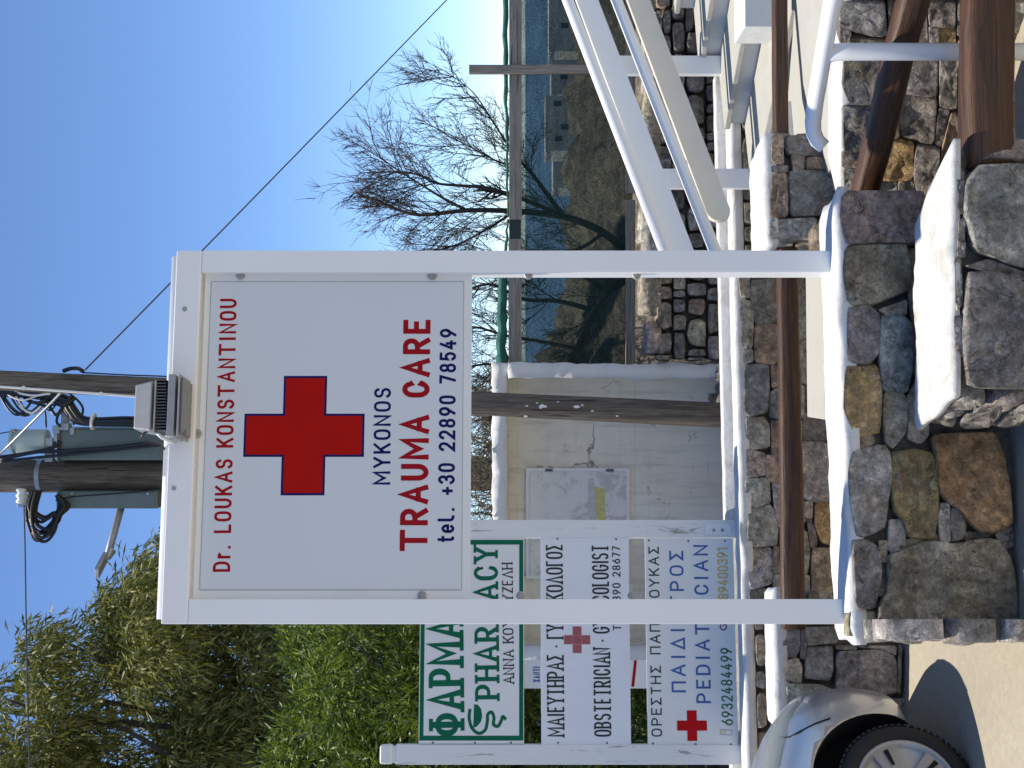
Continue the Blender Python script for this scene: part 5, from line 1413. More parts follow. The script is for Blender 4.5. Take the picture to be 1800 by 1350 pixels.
def cabinet(v0, v1, y0, y1, d0, d1, label):
    t = thing('equipment_cabinet', P(v1, (y0 + y1) / 2, (d0 + d1) / 2), label, 'cabinet', 'grey cabinets on the thick pole')
    pbox(v0, v1, y0, y1, d0, d1, M['cabinet'], 'housing', t, 0.012)
    pbox(v0 + 5, v1 - 5, y0 + 3, y1 - 3, d0 - 0.012, d0, M['cabinet'], 'door', t, 0.004)
    pbox(v0 - 5, v0 - 0.3, y0 - 2, y1 + 2, d0 - 0.03, d1, M['cabinet'], 'hood', t, 0.006)
    for v in (v0 + 20, v1 - 20):
        pbox(v, v + 5, y0 + 2, y0 + 6, d0 - 0.03, d0 - 0.013, M['steel'], 'latch', t, 0.002)
    return t
cabinet(104, 286, 752, 809, PB - 0.28, PB + 0.1, 'grey green metal cabinet on the right side of the thick pole')
cabinet(104, 277, 864, 894, PB - 0.26, PB + 0.1, 'narrow grey green metal cabinet on the left side of the thick pole')
t = thing('pole_canister', P(82, 776, PB - 0.2), 'pale green round canister above the grey cabinet', 'canister')
a = P(84, 776, PB - 0.2); b = P(27, 776, PB - 0.2); r = 21.5 / F * (PB - 0.2)
mb = MB(); mb.lathe(a, (0, 0, 1), [(0, r * 0.97), (0.01, r), (b.z - a.z - 0.02, r), (b.z - a.z, r * 0.95)], 28); mb.build('can', M['can'], t, smooth=True).data
mb = MB(); mb.lathe(Vector((b.x, b.y, b.z - 0.0)), (0, 0, 1), [(0, r * 1.04), (0.03, r * 1.04), (0.04, r * 0.8)], 28); mb.build('lid', M['can'], t)
pbox(78, 92, 790, 812, PB - 0.2, PB - 0.1, M['steel'], 'bracket', t, 0.004)
# steel cross arm between the poles
t = thing('steel_bracket', P(118, 735, PB - 0.25), 'galvanised steel bracket with clamps between the two poles', 'bracket')
pbox(107, 118, 700, 752, PB - 0.28, PB - 0.20, M['steel'], 'arm', t, 0.004)
for i, (v0, v1, y0, y1) in enumerate(((92, 104, 748, 762), (104, 120, 744, 756), (80, 92, 770, 784), (94, 100, 760, 776), (122, 130, 752, 764))):
    pbox(v0, v1, y0, y1, PB - 0.34, PB - 0.22, M['steel'], 'clamp', t, 0.005)
# insulator and wire clamp at the left
t = thing('wire_clamp', P(50, 870, PB), 'metal wire clamp with white insulator on the left of the thick pole', 'clamp')
a = P(36, 862, PB - 0.05); b = P(36, 882, PB - 0.05)
mb = MB(); mb.lathe(P(38, 868, PB - 0.1), (1, 0, 0), [(-0.10, 0.03), (-0.08, 0.06), (-0.05, 0.035), (-0.02, 0.06), (0.01, 0.035), (0.04, 0.055), (0.06, 0.03)], 16); mb.build('insulator', M['panel'], t, smooth=True)
mb = MB(); mb.tube([P(32, 868, PB - 0.1), P(32, 892, PB - 0.1)], 0.012, 8); mb.tube([P(48, 868, PB - 0.1), P(48, 892, PB - 0.1)], 0.012, 8); mb.build('stirrup', M['steel'], t)
pbox(30, 50, 884, 892, PB - 0.13, PB - 0.07, M['steel'], 'clamp_body', t, 0.006)

def cable(pts, r, label, group, d=None, name='cable', n=5, mat=None):
    q = []
    for i in range(len(pts) - 1):
        p0, p1, p2, p3 = [P(*pts[max(0, min(len(pts) - 1, i + k))]) for k in (-1, 0, 1, 2)]
        for k in range(n):
            s = k / n
            q.append(0.5 * ((2 * p1) + (p2 - p0) * s + (2 * p0 - 5 * p1 + 4 * p2 - p3) * s * s + (3 * p1 - p0 - 3 * p2 + p3) * s ** 3))
    q.append(P(*pts[-1]))
    mb = MB(); mb.tube(q, r, 6); o = mb.build(name, mat or M['black'], None, smooth=True)
    return tag(o, label, 'cable', group)
D1 = PB - 0.35
# coil of spare cable on the left side: every turn is a loop of its own
rnd = random.Random(3)
coil = thing('cable_coil', P(100, 890, D1), 'hanging coil of black cable on the left of the thick pole', 'cable coil')
for i in range(10):
    dx = rnd.uniform(-8, 10); dy = rnd.uniform(-40, 14)
    pts = [(62 + dx, 862), (54 + dx, 900 + dy * .4), (60 + dx * .5, 935 + dy), (76 + dx, 945 + dy), (92 + dx, 930 + dy * .8), (102 + dx * .6, 905), (112 + dx, 888), (98, 868)]
    q = [P(v, y, D1 - 0.02 * i) for v, y in pts]; pp = []
    for j in range(len(q) - 1):
        p0, p1, p2, p3 = [q[max(0, min(len(q) - 1, j + k))] for k in (-1, 0, 1, 2)]
        for k in range(6):
            s = k / 6; pp.append(0.5 * ((2 * p1) + (p2 - p0) * s + (2 * p0 - 5 * p1 + 4 * p2 - p3) * s * s + (3 * p1 - p0 - 3 * p2 + p3) * s ** 3))
    mb = MB(); mb.tube(pp, 0.016, 7); mb.build('cable_turn', M['black'], coil, smooth=True)
mb = MB(); mb.tube([P(70, 936, D1 - 0.1), P(64, 938, D1 - 0.1), P(58, 934, D1 - 0.1)], 0.03, 8); mb.build('tie', M['steel'], coil)
# thick bundle of cables hanging from the bracket to the sign
bun = thing('cable_bundle', P(236, 745, D1), 'thick bundle of black cables beside the grey cabinet', 'cable bundle')
for i in range(9):
    dy = rnd.uniform(-8, 9); dv = rnd.uniform(-8, 8)
    pts = [P(v, y, D1 - 0.02 * (i % 4)) for v, y in ((-30 + dv * 2, 690 + dy * .6), (28 + dv, 692 + dy * .5), (72 + dv, 696 + dy * .5), (112 + dv, 704 + dy), (126 + dv, 722 + dy), (140 + dv, 738 + dy * .8), (170, 742 + dy * .8), (235, 742 + dy), (300, 752 + dy))]
    pp = []
    for j in range(len(pts) - 1):
        p0, p1, p2, p3 = [pts[max(0, min(len(pts) - 1, j + k))] for k in (-1, 0, 1, 2)]
        for k in range(5):
            s = k / 5; pp.append(0.5 * ((2 * p1) + (p2 - p0) * s + (2 * p0 - 5 * p1 + 4 * p2 - p3) * s * s + (3 * p1 - p0 - 3 * p2 + p3) * s ** 3))
    mb = MB(); mb.tube(pp, rnd.choice((0.014, 0.02, 0.03)), 6); mb.build('strand', M['black'], bun, smooth=True)
for i in range(14):
    v0 = rnd.uniform(-10, 95); y0 = rnd.uniform(688, 700)
    ln_ = rnd.uniform(30, 70); sag = rnd.uniform(6, 34)
    pts = [P(v0, y0, D1 - 0.05), P(v0 + ln_ * .25, y0 + sag * .7, D1 - 0.09), P(v0 + ln_ * .55, y0 + sag, D1 - 0.11), P(v0 + ln_ * .85, y0 + sag * .6, D1 - 0.09), P(v0 + ln_, y0 + 4 + sag * .1, D1 - 0.05)]
    pp = []
    for j in range(len(pts) - 1):
        p0, p1, p2, p3 = [pts[max(0, min(len(pts) - 1, j + k))] for k in (-1, 0, 1, 2)]
        for k in range(5):
            s = k / 5; pp.append(0.5 * ((2 * p1) + (p2 - p0) * s + (2 * p0 - 5 * p1 + 4 * p2 - p3) * s * s + (3 * p1 - p0 - 3 * p2 + p3) * s ** 3))
    mb = MB(); mb.tube(pp, rnd.choice((0.008, 0.012, 0.018)), 6); mb.build('strand', M['black'] if i % 5 else M['panel'], bun, smooth=True)
for v, dy0 in ((164, 0),):
    mb = MB(); mb.lathe(P(v, 741, D1 - 0.03), (0.1, 0, 1), [(-0.012, 0.085), (0.012, 0.085)], 14); mb.build('tie', M['panel'], bun)
CG = 'black cables on the poles'
lab = ['thin black cable running down the thick pole to the cabinet', 'black cable crossing over the thick pole top', 'second black cable crossing over the thick pole top',
       'black cable loop hanging right of the steel bracket', 'black cable loop above the right grey cabinet', 'black cable hanging from the slim pole to the canister', 'black cable drooping across the left cabinet', 'black cable loop on the right of the slim pole', 'thin black cable along the right edge of the slim pole']
segs = [([(0, 808, D1), (60, 795, D1), (100, 793, D1), (180, 788, D1), (262, 779, D1)], 0.022), ([(0, 812, D1), (50, 806, D1), (110, 800, D1), (180, 793, D1), (280, 782, D1)], 0.018), ([(-20, 806, D1), (40, 798, D1), (90, 788, D1), (106, 776, D1)], 0.02),
        ([(120, 690, D1), (138, 705, D1), (146, 720, D1), (140, 738, D1), (128, 746, D1)], 0.012), ([(112, 712, D1), (102, 730, D1), (100, 742, D1), (106, 750, D1)], 0.014), ([(68, 698, D1), (76, 712, D1), (80, 730, D1), (81, 752, D1)], 0.010),
        ([(98, 880, D1), (130, 873, D1), (200, 868, D1), (250, 864, D1), (284, 860, D1)], 0.010), ([(112, 652, PA - 0.05), (124, 648, PA - 0.08), (138, 648, PA - 0.08), (146, 653, PA - 0.05)], 0.016), ([(146, 655, PA - 0.05), (220, 659, PA - 0.09), (298, 662, PA - 0.1), (380, 668, PA - 0.1)], 0.006)]
for l, (p, r) in zip(lab, segs): cable(p, r, l, CG)
# overhead wires
WG = 'overhead wires'
cable([(150, 650, PA), (400, 395, PA + 1.5), (600, 190, PA + 3), (785, 0, PA + 4.5), (960, -180, PA + 6)], 0.006, 'overhead wire slanting from the slim pole to the upper right', WG, name='overhead_wire', mat=M['wire'])
cable([(0, 798, D1), (96, 702, D1 - 1.2), (120, 672, PA + 0.1)], 0.012, 'grey stay wire between the two pole tops', WG, name='overhead_wire', mat=M['steel'])
cable([(42, 886, PB - 0.1), (44, 960, PB - 0.8), (47, 1150, PB - 2), (52, 1350, PB - 3), (60, 1600, PB - 4)], 0.007, 'overhead wire running left from the thick pole across the tree', WG, name='overhead_wire', mat=M['wire'])
cable([(-30, 770, D1), (0, 762, D1 + 0.2), (30, 757, D1)], 0.006, 'thin wire leaving the top of the canister', WG, name='overhead_wire', mat=M['wire'])
# street lamp on an arm
t = thing('street_lamp', P(215, 890, PB), 'slim grey street lamp arm pointing left from the thick pole', 'street lamp')
a = P(216, 880, PB - 0.1); b = P(191, 972, PB - 0.5)
mb = MB(); mb.tube([a, a.lerp(b, 0.5), b], [0.038, 0.036, 0.034], 14); mb.build('arm', M['alu'], t, smooth=True)
mb = MB(); mb.tube([P(196, 968, PB - 0.48), P(189, 982, PB - 0.55)], [0.045, 0.028], 12); mb.build('collar', M['steel'], t)
h0 = P(186, 978, PB - 0.52); h1 = P(170, 1009, PB - 0.72); ax = (h1 - h0).normalized(); sd = ax.cross(Vector((0, 1, 0))).normalized()
nn = sd.cross(ax)
mb = MB(); mb.box((h0 + h1) / 2, ax * ((h1 - h0).length / 2), sd * 0.022, nn * 0.065); mb.build('head', M['alu'], t, bevel=0.01)
mb = MB(); mb.box((h0 + h1) / 2 + sd * -0.024 - nn * 0.0, ax * ((h1 - h0).length / 2 * 0.8), sd * 0.003, nn * 0.05); mb.build('lamp_glass', M['lens'], t)

# mound of earth that carries the thick pole, behind the shelter
def mz(x, y):
    cx, cy = P(800, 836, PB).x, PB
    r = math.hypot((x - cx) / 1.7, (y - cy) / 1.6)
    return 0.1 + 2.2 * max(0.0, 1 - r ** 3) + 0.08 * nz((x * 2, y * 2, 8))
mx = P(800, 836, PB).x
tag(grid_mesh('earth_mound', [mx - 2.0 + 0.1 * i for i in range(41)], [PB - 1.9 + 0.1 * i for i in range(39)], mz, M['bank']), kind='structure')
# ------------------------------------------------------------------ trees
def m_leaf(name, cols, rough=0.45, trans=0.25):
    n = NT(name)
    ge = n.n('ShaderNodeNewGeometry')
    col = n.ramp(ge.outputs['Random Per Island'], [(i / (len(cols) - 1), c) for i, c in enumerate(cols)])
    n.done(col, rough, None, spec=0.22)
    t = n.t; tl = t.nodes.new('ShaderNodeBsdfTranslucent'); n.l(n.mix(1.0, col, (1.0, 1.1, 0.5), 'MULTIPLY'), tl.inputs[0])
    mx = t.nodes.new('ShaderNodeMixShader'); mx.inputs[0].default_value = trans
    out = [q for q in t.nodes if q.type == 'OUTPUT_MATERIAL'][0]
    n.l(n.bsdf.outputs[0], mx.inputs[1]); n.l(tl.outputs[0], mx.inputs[2]); n.l(mx.outputs[0], out.inputs[0])
    return n.m
M['bark'] = m_wood('grey_bark', (0.05, 0.043, 0.035), (0.16, 0.14, 0.115), 'z', 0.9)
M['twig'] = m_wood('bare_twig_bark', (0.045, 0.037, 0.028), (0.155, 0.128, 0.098), 'z', 0.9)
M['dry'] = m_wood('dry_brush', (0.16, 0.135, 0.09), (0.38, 0.33, 0.24), 'z', 0.9)
rng = np.random.default_rng(11)

def leaves(centres, radii, count, length, width, droop, spread=1.0, hollow=0.35, sprig=5):
    """sprigs of narrow leaves spread through clumps; returns verts, faces (one quad kite per leaf)"""
    centres = np.array(centres); radii = np.array(radii)
    wts = radii ** 2; wts /= wts.sum()
    ns = count // sprig
    idx = rng.choice(len(centres), ns, p=wts)
    d = rng.normal(size=(ns, 3)); d /= np.linalg.norm(d, axis=1)[:, None]
    r = (hollow + (1 - hollow) * rng.random(ns) ** 0.6) * radii[idx]
    base = centres[idx] + d * r[:, None] * np.array([1, 1, 0.8])
    # each sprig grows out of its clump and hangs
    sd = d * np.array([1, 1, 0.6]) + rng.normal(size=(ns, 3)) * 0.45; sd[:, 2] -= droop
    sd /= np.linalg.norm(sd, axis=1)[:, None]
    k = np.repeat(np.arange(ns), sprig)
    N = len(k)
    along = np.tile(np.arange(sprig), ns) / sprig
    pos = base[k] + sd[k] * (along[:, None] * length * 1.6) + rng.normal(size=(N, 3)) * length * 0.12
    ld = sd[k] + rng.normal(size=(N, 3)) * 0.5 * spread; ld[:, 2] -= droop * 0.6
    ld /= np.linalg.norm(ld, axis=1)[:, None]
    L = length * rng.uniform(0.65, 1.25, N); W = width * rng.uniform(0.7, 1.3, N)
    nrm = rng.normal(size=(N, 3)) + d[k] * 0.8
    side = np.cross(ld, nrm); side /= np.linalg.norm(side, axis=1)[:, None] + 1e-9
    bend = np.cross(side, ld)
    v0 = pos; v1 = pos + ld * (L * 0.42)[:, None] + side * (W / 2)[:, None] + bend * (L * 0.06)[:, None]
    v2 = pos + ld * L[:, None]; v3 = pos + ld * (L * 0.42)[:, None] - side * (W / 2)[:, None] + bend * (L * 0.06)[:, None]
    verts = np.stack([v0, v1, v2, v3], 1).reshape(-1, 3)
    faces = np.arange(N * 4).reshape(-1, 4)
    return verts, faces

def inside(poly, x, y):
    c = False; n = len(poly)
    for i in range(n):
        (x1, y1), (x2, y2) = poly[i], poly[(i + 1) % n]
        if (y1 > y) != (y2 > y) and x < (x2 - x1) * (y - y1) / (y2 - y1) + x1: c = not c
    return c

def crown_clumps(poly, d0, d1, n, r0, r1, edge_n=0):
    xs_ = [p[0] for p in poly]; ys_ = [p[1] for p in poly]; out = []; rad = []
    while len(out) < n:
        x = random.uniform(min(xs_), max(xs_)); y = random.uniform(min(ys_), max(ys_))
        if inside(poly, x, y):
            d = random.uniform(d0, d1); c = P(x, y, d)
            if c.z < 0.6: continue
            out.append(c); rad.append(random.uniform(r0, r1))
    for i in range(len(poly)):
        a, b = poly[i], poly[(i + 1) % len(poly)]
        m = int(math.hypot(a[0] - b[0], a[1] - b[1]) / 32)
        if edge_n:
            for k in range(m):
                t = (k + random.random()) / m
                d = random.uniform(d0 + (d1 - d0) * .25, d1 - (d1 - d0) * .25); c = P(a[0] + (b[0] - a[0]) * t, a[1] + (b[1] - a[1]) * t, d)
                if c.z > 0.5: out.append(c); rad.append(r0 * random.uniform(0.5, 0.9))
    return out, rad

def limbs(mb, base, targets, r0, n=7, seed=0, wob=0.25):
    rr = random.Random(seed)
    for tg in targets:
        pts = []; L = (tg - base).length
        for i in range(n + 1):
            t = i / n; c = base.lerp(tg, t); c.z += math.sin(t * math.pi) * L * 0.05
            if 0 < i: c += Vector((rr.uniform(-1, 1), rr.uniform(-1, 1), rr.uniform(-1, 1))) * wob * L * 0.1
            pts.append(c)
        mb.tube(pts, [r0 * (1 - 0.85 * i / n) for i in range(n + 1)], 7)

# eucalyptus at the upper left
EUC = [(-140, 1340), (-20, 1265), (40, 1160), (110, 1110), (150, 1130), (200, 1050), (255, 1000), (290, 950), (420, 960), (560, 1010), (640, 1060), (760, 1120), (900, 1300), (900, 1560), (-220, 1620)]
et = thing('eucalyptus_tree', P(1180, 1420, 19), 'tall eucalyptus with drooping olive leaves at the left', 'tree')
cl, rd = crown_clumps(EUC, 16.5, 21.5, 130, 0.40, 0.72, 1)
v, f = leaves(cl, rd, 130000, 0.17, 0.028, 0.75, hollow=0.15)
np_mesh('crown', v, f, m_leaf('eucalyptus_leaf', [(0.055, 0.065, 0.018), (0.13, 0.14, 0.032), (0.21, 0.205, 0.05), (0.29, 0.265, 0.075), (0.20, 0.23, 0.10)], 0.5, 0.25), et)
mb = MB(); base = P(1240, 1420, 19); base.z = -0.4
fork = P(760, 1400, 19)
mb.tube([base, base.lerp(fork, .3) + Vector((.1, 0, 0)), base.lerp(fork, .7) - Vector((.1, 0, 0)), fork], [0.32, 0.27, 0.23, 0.2], 12); mb.build('trunk', M['bark'], et, smooth=True)
mb = MB(); limbs(mb, fork, [c for c in cl[::3]], 0.10, 7, 4); mb.build('limbs', M['bark'], et, smooth=True)
# bright green wattle in front of it
AC = [(545, 1075), (500, 1130), (545, 1180), (575, 1200), (510, 1260), (480, 1330), (500, 1450), (760, 1480), (1000, 1480), (1290, 1480), (1290, 1230), (1100, 1190), (900, 1120), (760, 1010), (640, 1010)]
at_ = thing('wattle_tree', P(1300, 1330, 13.2), 'bushy bright green narrow leaved tree behind the notice boards', 'tree')
cl, rd = crown_clumps(AC, 12.2, 14.8, 95, 0.20, 0.36, 1)
v, f = leaves(cl, rd, 80000, 0.105, 0.019, -0.1, hollow=0.15, sprig=6)
np_mesh('crown', v, f, m_leaf('wattle_leaf', [(0.03, 0.055, 0.014), (0.08, 0.13, 0.022), (0.16, 0.215, 0.028), (0.25, 0.30, 0.04), (0.20, 0.25, 0.13)], 0.45, 0.22), at_)
mb = MB(); base = P(1300, 1340, 13.5); base.z = 0.1; fork = P(1000, 1330, 13.5)
mb.tube([base, base.lerp(fork, .5) + Vector((.05, 0, 0)), fork], [0.14, 0.11, 0.09], 10); mb.build('trunk', M['bark'], at_, smooth=True)
mb = MB(); limbs(mb, fork, cl[::3], 0.05, 6, 9); mb.build('limbs', M['bark'], at_, smooth=True)

# bare tree behind the net fence
class Twigs:
    def __init__(self): self.v = []; self.f = []; self.n = 0
    def tube(self, pts, r0, r1, K=3):
        n = len(pts); pts = np.array([tuple(p) for p in pts])
        t = np.gradient(pts, axis=0); t /= np.linalg.norm(t, axis=1)[:, None] + 1e-9
        a = np.cross(t, np.array([0.31, 0.9, 0.17])); a /= np.linalg.norm(a, axis=1)[:, None] + 1e-9
        b = np.cross(t, a)
        rad = np.linspace(r0, r1, n)[:, None]
        ring = [pts + (a * math.cos(2 * math.pi * k / K) + b * math.sin(2 * math.pi * k / K)) * rad for k in range(K)]
        self.v.append(np.stack(ring, 1).reshape(-1, 3))
        for i in range(n - 1):
            for k in range(K):
                self.f.append((self.n + i * K + k, self.n + i * K + (k + 1) % K, self.n + (i + 1) * K + (k + 1) % K, self.n + (i + 1) * K + k))
        self.n += n * K
    def out(self): return np.concatenate(self.v), np.array(self.f)
rt = random.Random(21)
def grow(tw, p, d, L, r, level, up, dens, curl=0.18):
    n = 6 if level else 4; pts = [p]; dirs = []
    for i in range(n):
        d = (d + Vector((rt.gauss(0, curl), rt.gauss(0, curl), rt.gauss(0, curl) + up)) * 0.5).normalized()
        pts.append(pts[-1] + d * (L / n)); dirs.append(d.copy())
    tw.tube(pts, r, r * 0.45, 4 if level > 1 else 3)
    if level == 0: return
    m = int(dens[level] * rt.uniform(0.8, 1.25))
    for j in range(m):
        t = rt.uniform(0.18, 1.0); i = min(n - 1, int(t * n)); q = pts[i].lerp(pts[i + 1], t * n - i)
        ang = Vector((rt.gauss(0, 1), rt.gauss(0, 1), rt.gauss(0, 1))); ang -= dirs[i] * ang.dot(dirs[i]); ang.normalize()
        dd = (dirs[i] * rt.uniform(0.7, 1.0) + ang * rt.uniform(0.4, 0.8)).normalized()
        grow(tw, q, dd, L * rt.uniform(0.35, 0.62), max(r * 0.5, 0.0026), level - 1, up, dens, curl)
BD = 13.0
LIMBS = [
 ([(1125, 465), (1060, 410), (990, 380), (905, 371), (821, 370), (738, 379), (690, 365)], .055, .015), ([(990, 380), (943, 317), (917, 287), (890, 250), (858, 200)], .030, .010), ([(905, 345), (856, 331), (806, 326), (767, 323), (732, 308), (687, 302)], .026, .008),
 ([(990, 380), (940, 360), (905, 345)], .03, .026), ([(821, 370), (780, 350), (738, 323), (700, 298), (664, 275)], .020, .006), ([(917, 287), (880, 285), (830, 262), (790, 240)], .016, .006), ([(905, 371), (860, 400), (800, 430), (740, 445)], .02, .007), ([(858, 200), (830, 160), (790, 130)], .010, .004),
 ([(1125, 475), (1069, 512), (1045, 546), (1014, 613), (985, 660), (920, 700)], .060, .025), ([(1045, 546), (980, 530), (920, 525), (860, 500), (800, 520)], .035, .010), ([(1014, 613), (950, 600), (890, 590), (830, 575), (780, 590)], .028, .008), ([(985, 660), (930, 650), (870, 640), (810, 650), (770, 690)], .025, .007), ([(1069, 512), (990, 470), (920, 465), (850, 470), (760, 480)], .030, .008),
 ([(1060, 410), (1010, 440), (930, 440), (850, 450)], .025, .008)]
bt = thing('bare_tree', P(1130, 468, BD), 'leafless spreading tree with fine twigs behind the net fence', 'tree')
tw = Twigs(); mbt = MB()
for li, (pts, ra, rb) in enumerate(LIMBS):
    q = [P(v, y, BD + (0.25 * math.sin(li * 2.1) * i / len(pts))) for i, (v, y) in enumerate(pts)]
    for i in range(1, len(q) - 1): q[i] += Vector((0, rt.uniform(-.08, .08), 0))
    pp = []
    for j in range(len(q) - 1):
        p0, p1, p2, p3 = [q[max(0, min(len(q) - 1, j + k))] for k in (-1, 0, 1, 2)]
        for k in range(4):
            s = k / 4; pp.append(0.5 * ((2 * p1) + (p2 - p0) * s + (2 * p0 - 5 * p1 + 4 * p2 - p3) * s * s + (3 * p1 - p0 - 3 * p2 + p3) * s ** 3))
    pp.append(q[-1])
    mbt.tube(pp, [0.75 * (ra + (rb - ra) * i / (len(pp) - 1)) for i in range(len(pp))], 7)
    tot = sum((pp[i + 1] - pp[i]).length for i in range(len(pp) - 1))
    for j in range(int(tot * 13)):
        i = min(len(pp) - 2, int((0.25 + 0.75 * rt.random()) * (len(pp) - 1)))
        d = (pp[i + 1] - pp[i]).normalized()
        a = Vector((rt.gauss(0, 1), rt.gauss(0, 0.8), rt.gauss(0, 1) + 0.2)); a -= d * a.dot(d); a.normalize()
        grow(tw, pp[i], (d * 0.9 + a * rt.uniform(0.45, 0.9)).normalized(), rt.uniform(0.30, 0.58), 0.0052, 2, 0.07, {2: 8, 1: 5})
    grow(tw, pp[-1], (pp[-1] - pp[-3]).normalized(), 0.3, rb, 2, 0.08, {2: 9, 1: 6})
tr = mbt; b0 = P(1128, 468, BD); b0.z = 0.1
tr.tube([b0, P(1128, 468, BD) + Vector((0, 0, 0.05))], [0.085, 0.07], 9)
tr.build('trunk', M['twig'], bt, smooth=True)
v, f = tw.out(); np_mesh('twigs', v, f, M['twig'], bt)

# dry brush on the bank behind the shelter
db = thing('dry_bush', P(880, 830, 13.4), 'heap of dry pale brushwood behind the shelter roof', 'bush')
tw = Twigs()
for i in range(150):
    y = rt.uniform(655, 960); base = P(rt.uniform(880, 930), y, rt.uniform(12.9, 13.9))
    grow(tw, base, Vector((rt.gauss(0, .6), rt.gauss(0, .3), 1)).normalized(), rt.uniform(0.3, 0.6), 0.008, 2, -0.02, {2: 5, 1: 4}, 0.4)
v, f = tw.out(); np_mesh('stems', v, f, M['dry'], db)
# ------------------------------------------------------------------ parked car, only its front corner is in view
def m_carpaint():
    n = NT('silver_blue_car_paint'); c = n.coords()
    f = n.noise(c, 900, 2, 0.5)
    col = n.ramp(f, [(0.3, (0.46, 0.485, 0.52)), (0.7, (0.54, 0.56, 0.59))])
    n.done(col, 0.32, None, metallic=0.65)
    n.bsdf.inputs['Coat Weight'].default_value = 0.8; n.bsdf.inputs['Coat Roughness'].default_value = 0.04
    return n.m
def m_glass(name, col, rough=0.05):
    n = NT(name); n.done(col, rough, None)
    n.bsdf.inputs['Transmission Weight'].default_value = 0.7; n.bsdf.inputs['IOR'].default_value = 1.4
    return n.m
M['paint'] = m_carpaint(); M['tyre'] = m_plain('tyre_rubber', (0.018, 0.018, 0.018), 0.75, 0.2, 30, 0.4, bscale=90)
M['rim'] = m_plain('silver_hubcap', (0.45, 0.44, 0.42), 0.42, 0.08, 8, 0.1, metallic=0.35)
M['headlight'] = m_glass('headlight_plastic', (0.62, 0.66, 0.60), 0.12)
M['carglass'] = m_plain('car_window_glass', (0.02, 0.025, 0.03), 0.05, 0.05, 3, 0)
PHI = math.radians(40)
hx = Vector((math.cos(PHI), math.sin(PHI), 0)); hy = Vector((-math.sin(PHI), math.cos(PHI), 0))
wc = P(1590, 1398, 6.42); R_T = 0.308
gz0 = wc.z - R_T
co = wc + hy * 0.74; co.z = gz0          # centre line at the front axle, on the ground
car = thing('parked_car', co - hx * 1.25, 'silver blue car parked at the bottom left, front wheel showing', 'car')
def CP3(x, y, z): return co + hx * x + hy * y + UPV * z
# sections from nose to tail: x, half width, bottom, belt (max width height), shoulder z, top z, top half-width factor
SEC = [(0.73, 0.30, 0.30, 0.42, 0.52, 0.58, 0.80), (0.69, 0.44, 0.26, 0.42, 0.56, 0.66, 0.80), (0.62, 0.575, 0.24, 0.44, 0.62, 0.74, 0.80), (0.52, 0.685, 0.22, 0.46, 0.68, 0.82, 0.80), (0.40, 0.765, 0.21, 0.48, 0.75, 0.89, 0.80),
       (0.25, 0.815, 0.20, 0.50, 0.80, 0.945, 0.82), (0.05, 0.845, 0.19, 0.52, 0.86, 0.99, 0.82), (-0.20, 0.855, 0.18, 0.54, 0.90, 1.03, 0.82), (-0.50, 0.86, 0.17, 0.56, 0.93, 1.06, 0.82),
       (-0.80, 0.86, 0.17, 0.58, 0.95, 1.08, 0.84), (-1.6, 0.865, 0.17, 0.60, 0.97, 1.07, 0.86), (-2.4, 0.86, 0.18, 0.60, 0.98, 1.07, 0.86), (-2.9, 0.83, 0.20, 0.60, 0.98, 1.06, 0.85), (-3.15, 0.76, 0.26, 0.58, 0.94, 1.02, 0.82), (-3.22, 0.66, 0.34, 0.56, 0.88, 0.96, 0.8)]
def half(sec):
    x, w, b, bl, sh, tp, kf = sec
    return [(0.0, b), (w * 0.80, b), (w * 0.94, b + 0.05), (w * 0.985, b + 0.14), (w, bl), (w * 0.985, (bl + sh) / 2), (w * 0.955, sh - 0.03), (w * 0.90, sh + 0.02), (w * kf, sh + (tp - sh) * 0.55), (w * 0.55, sh + (tp - sh) * 0.9), (0.0, tp)]
def half_s(sec):
    h = [np.array(q) for q in half(sec)]; out = []
    for i in range(len(h) - 1):
        p = [h[max(0, min(len(h) - 1, i + k))] for k in (-1, 0, 1, 2)]
        m_ = 1 if i < 1 else 3
        for k in range(m_):
            t = k / m_
            q = 0.5 * ((2 * p[1]) + (p[2] - p[0]) * t + (2 * p[0] - 5 * p[1] + 4 * p[2] - p[3]) * t * t + (3 * p[1] - p[0] - 3 * p[2] + p[3]) * t ** 3)
            out.append((float(q[0]), float(q[1])))
    out.append(tuple(float(v) for v in h[-1])); return out
def interp(secs, n):
    out = []
    for i in range(len(secs) - 1):
        s = [np.array(secs[max(0, min(len(secs) - 1, i + k))]) for k in (-1, 0, 1, 2)]
        for k in range(n):
            t = k / n
            out.append(tuple(0.5 * ((2 * s[1]) + (s[2] - s[0]) * t + (2 * s[0] - 5 * s[1] + 4 * s[2] - s[3]) * t * t + (3 * s[1] - s[0] - 3 * s[2] + s[3]) * t ** 3)))
    out.append(secs[-1]); return out
secs = interp(SEC, 7)
vs = []; fs = []
H = len(half_s(secs[0])); K = 2 * H - 2
for sec in secs:
    h = half_s(sec)
    ring = [(-y, z) for y, z in h] + [(y, z) for y, z in h[-2:0:-1]]
    vs += [CP3(sec[0], y, z) for y, z in ring]
for i in range(len(secs) - 1):
    for k in range(K): fs.append((i * K + k, i * K + (k + 1) % K, (i + 1) * K + (k + 1) % K, (i + 1) * K + k))
fs.append(tuple(range(K))); fs.append(tuple((len(secs) - 1) * K + k for k in range(K - 1, -1, -1)))
mb = MB(); mb.add(vs, fs); body = mb.build('body', M['paint'], car, smooth=True)
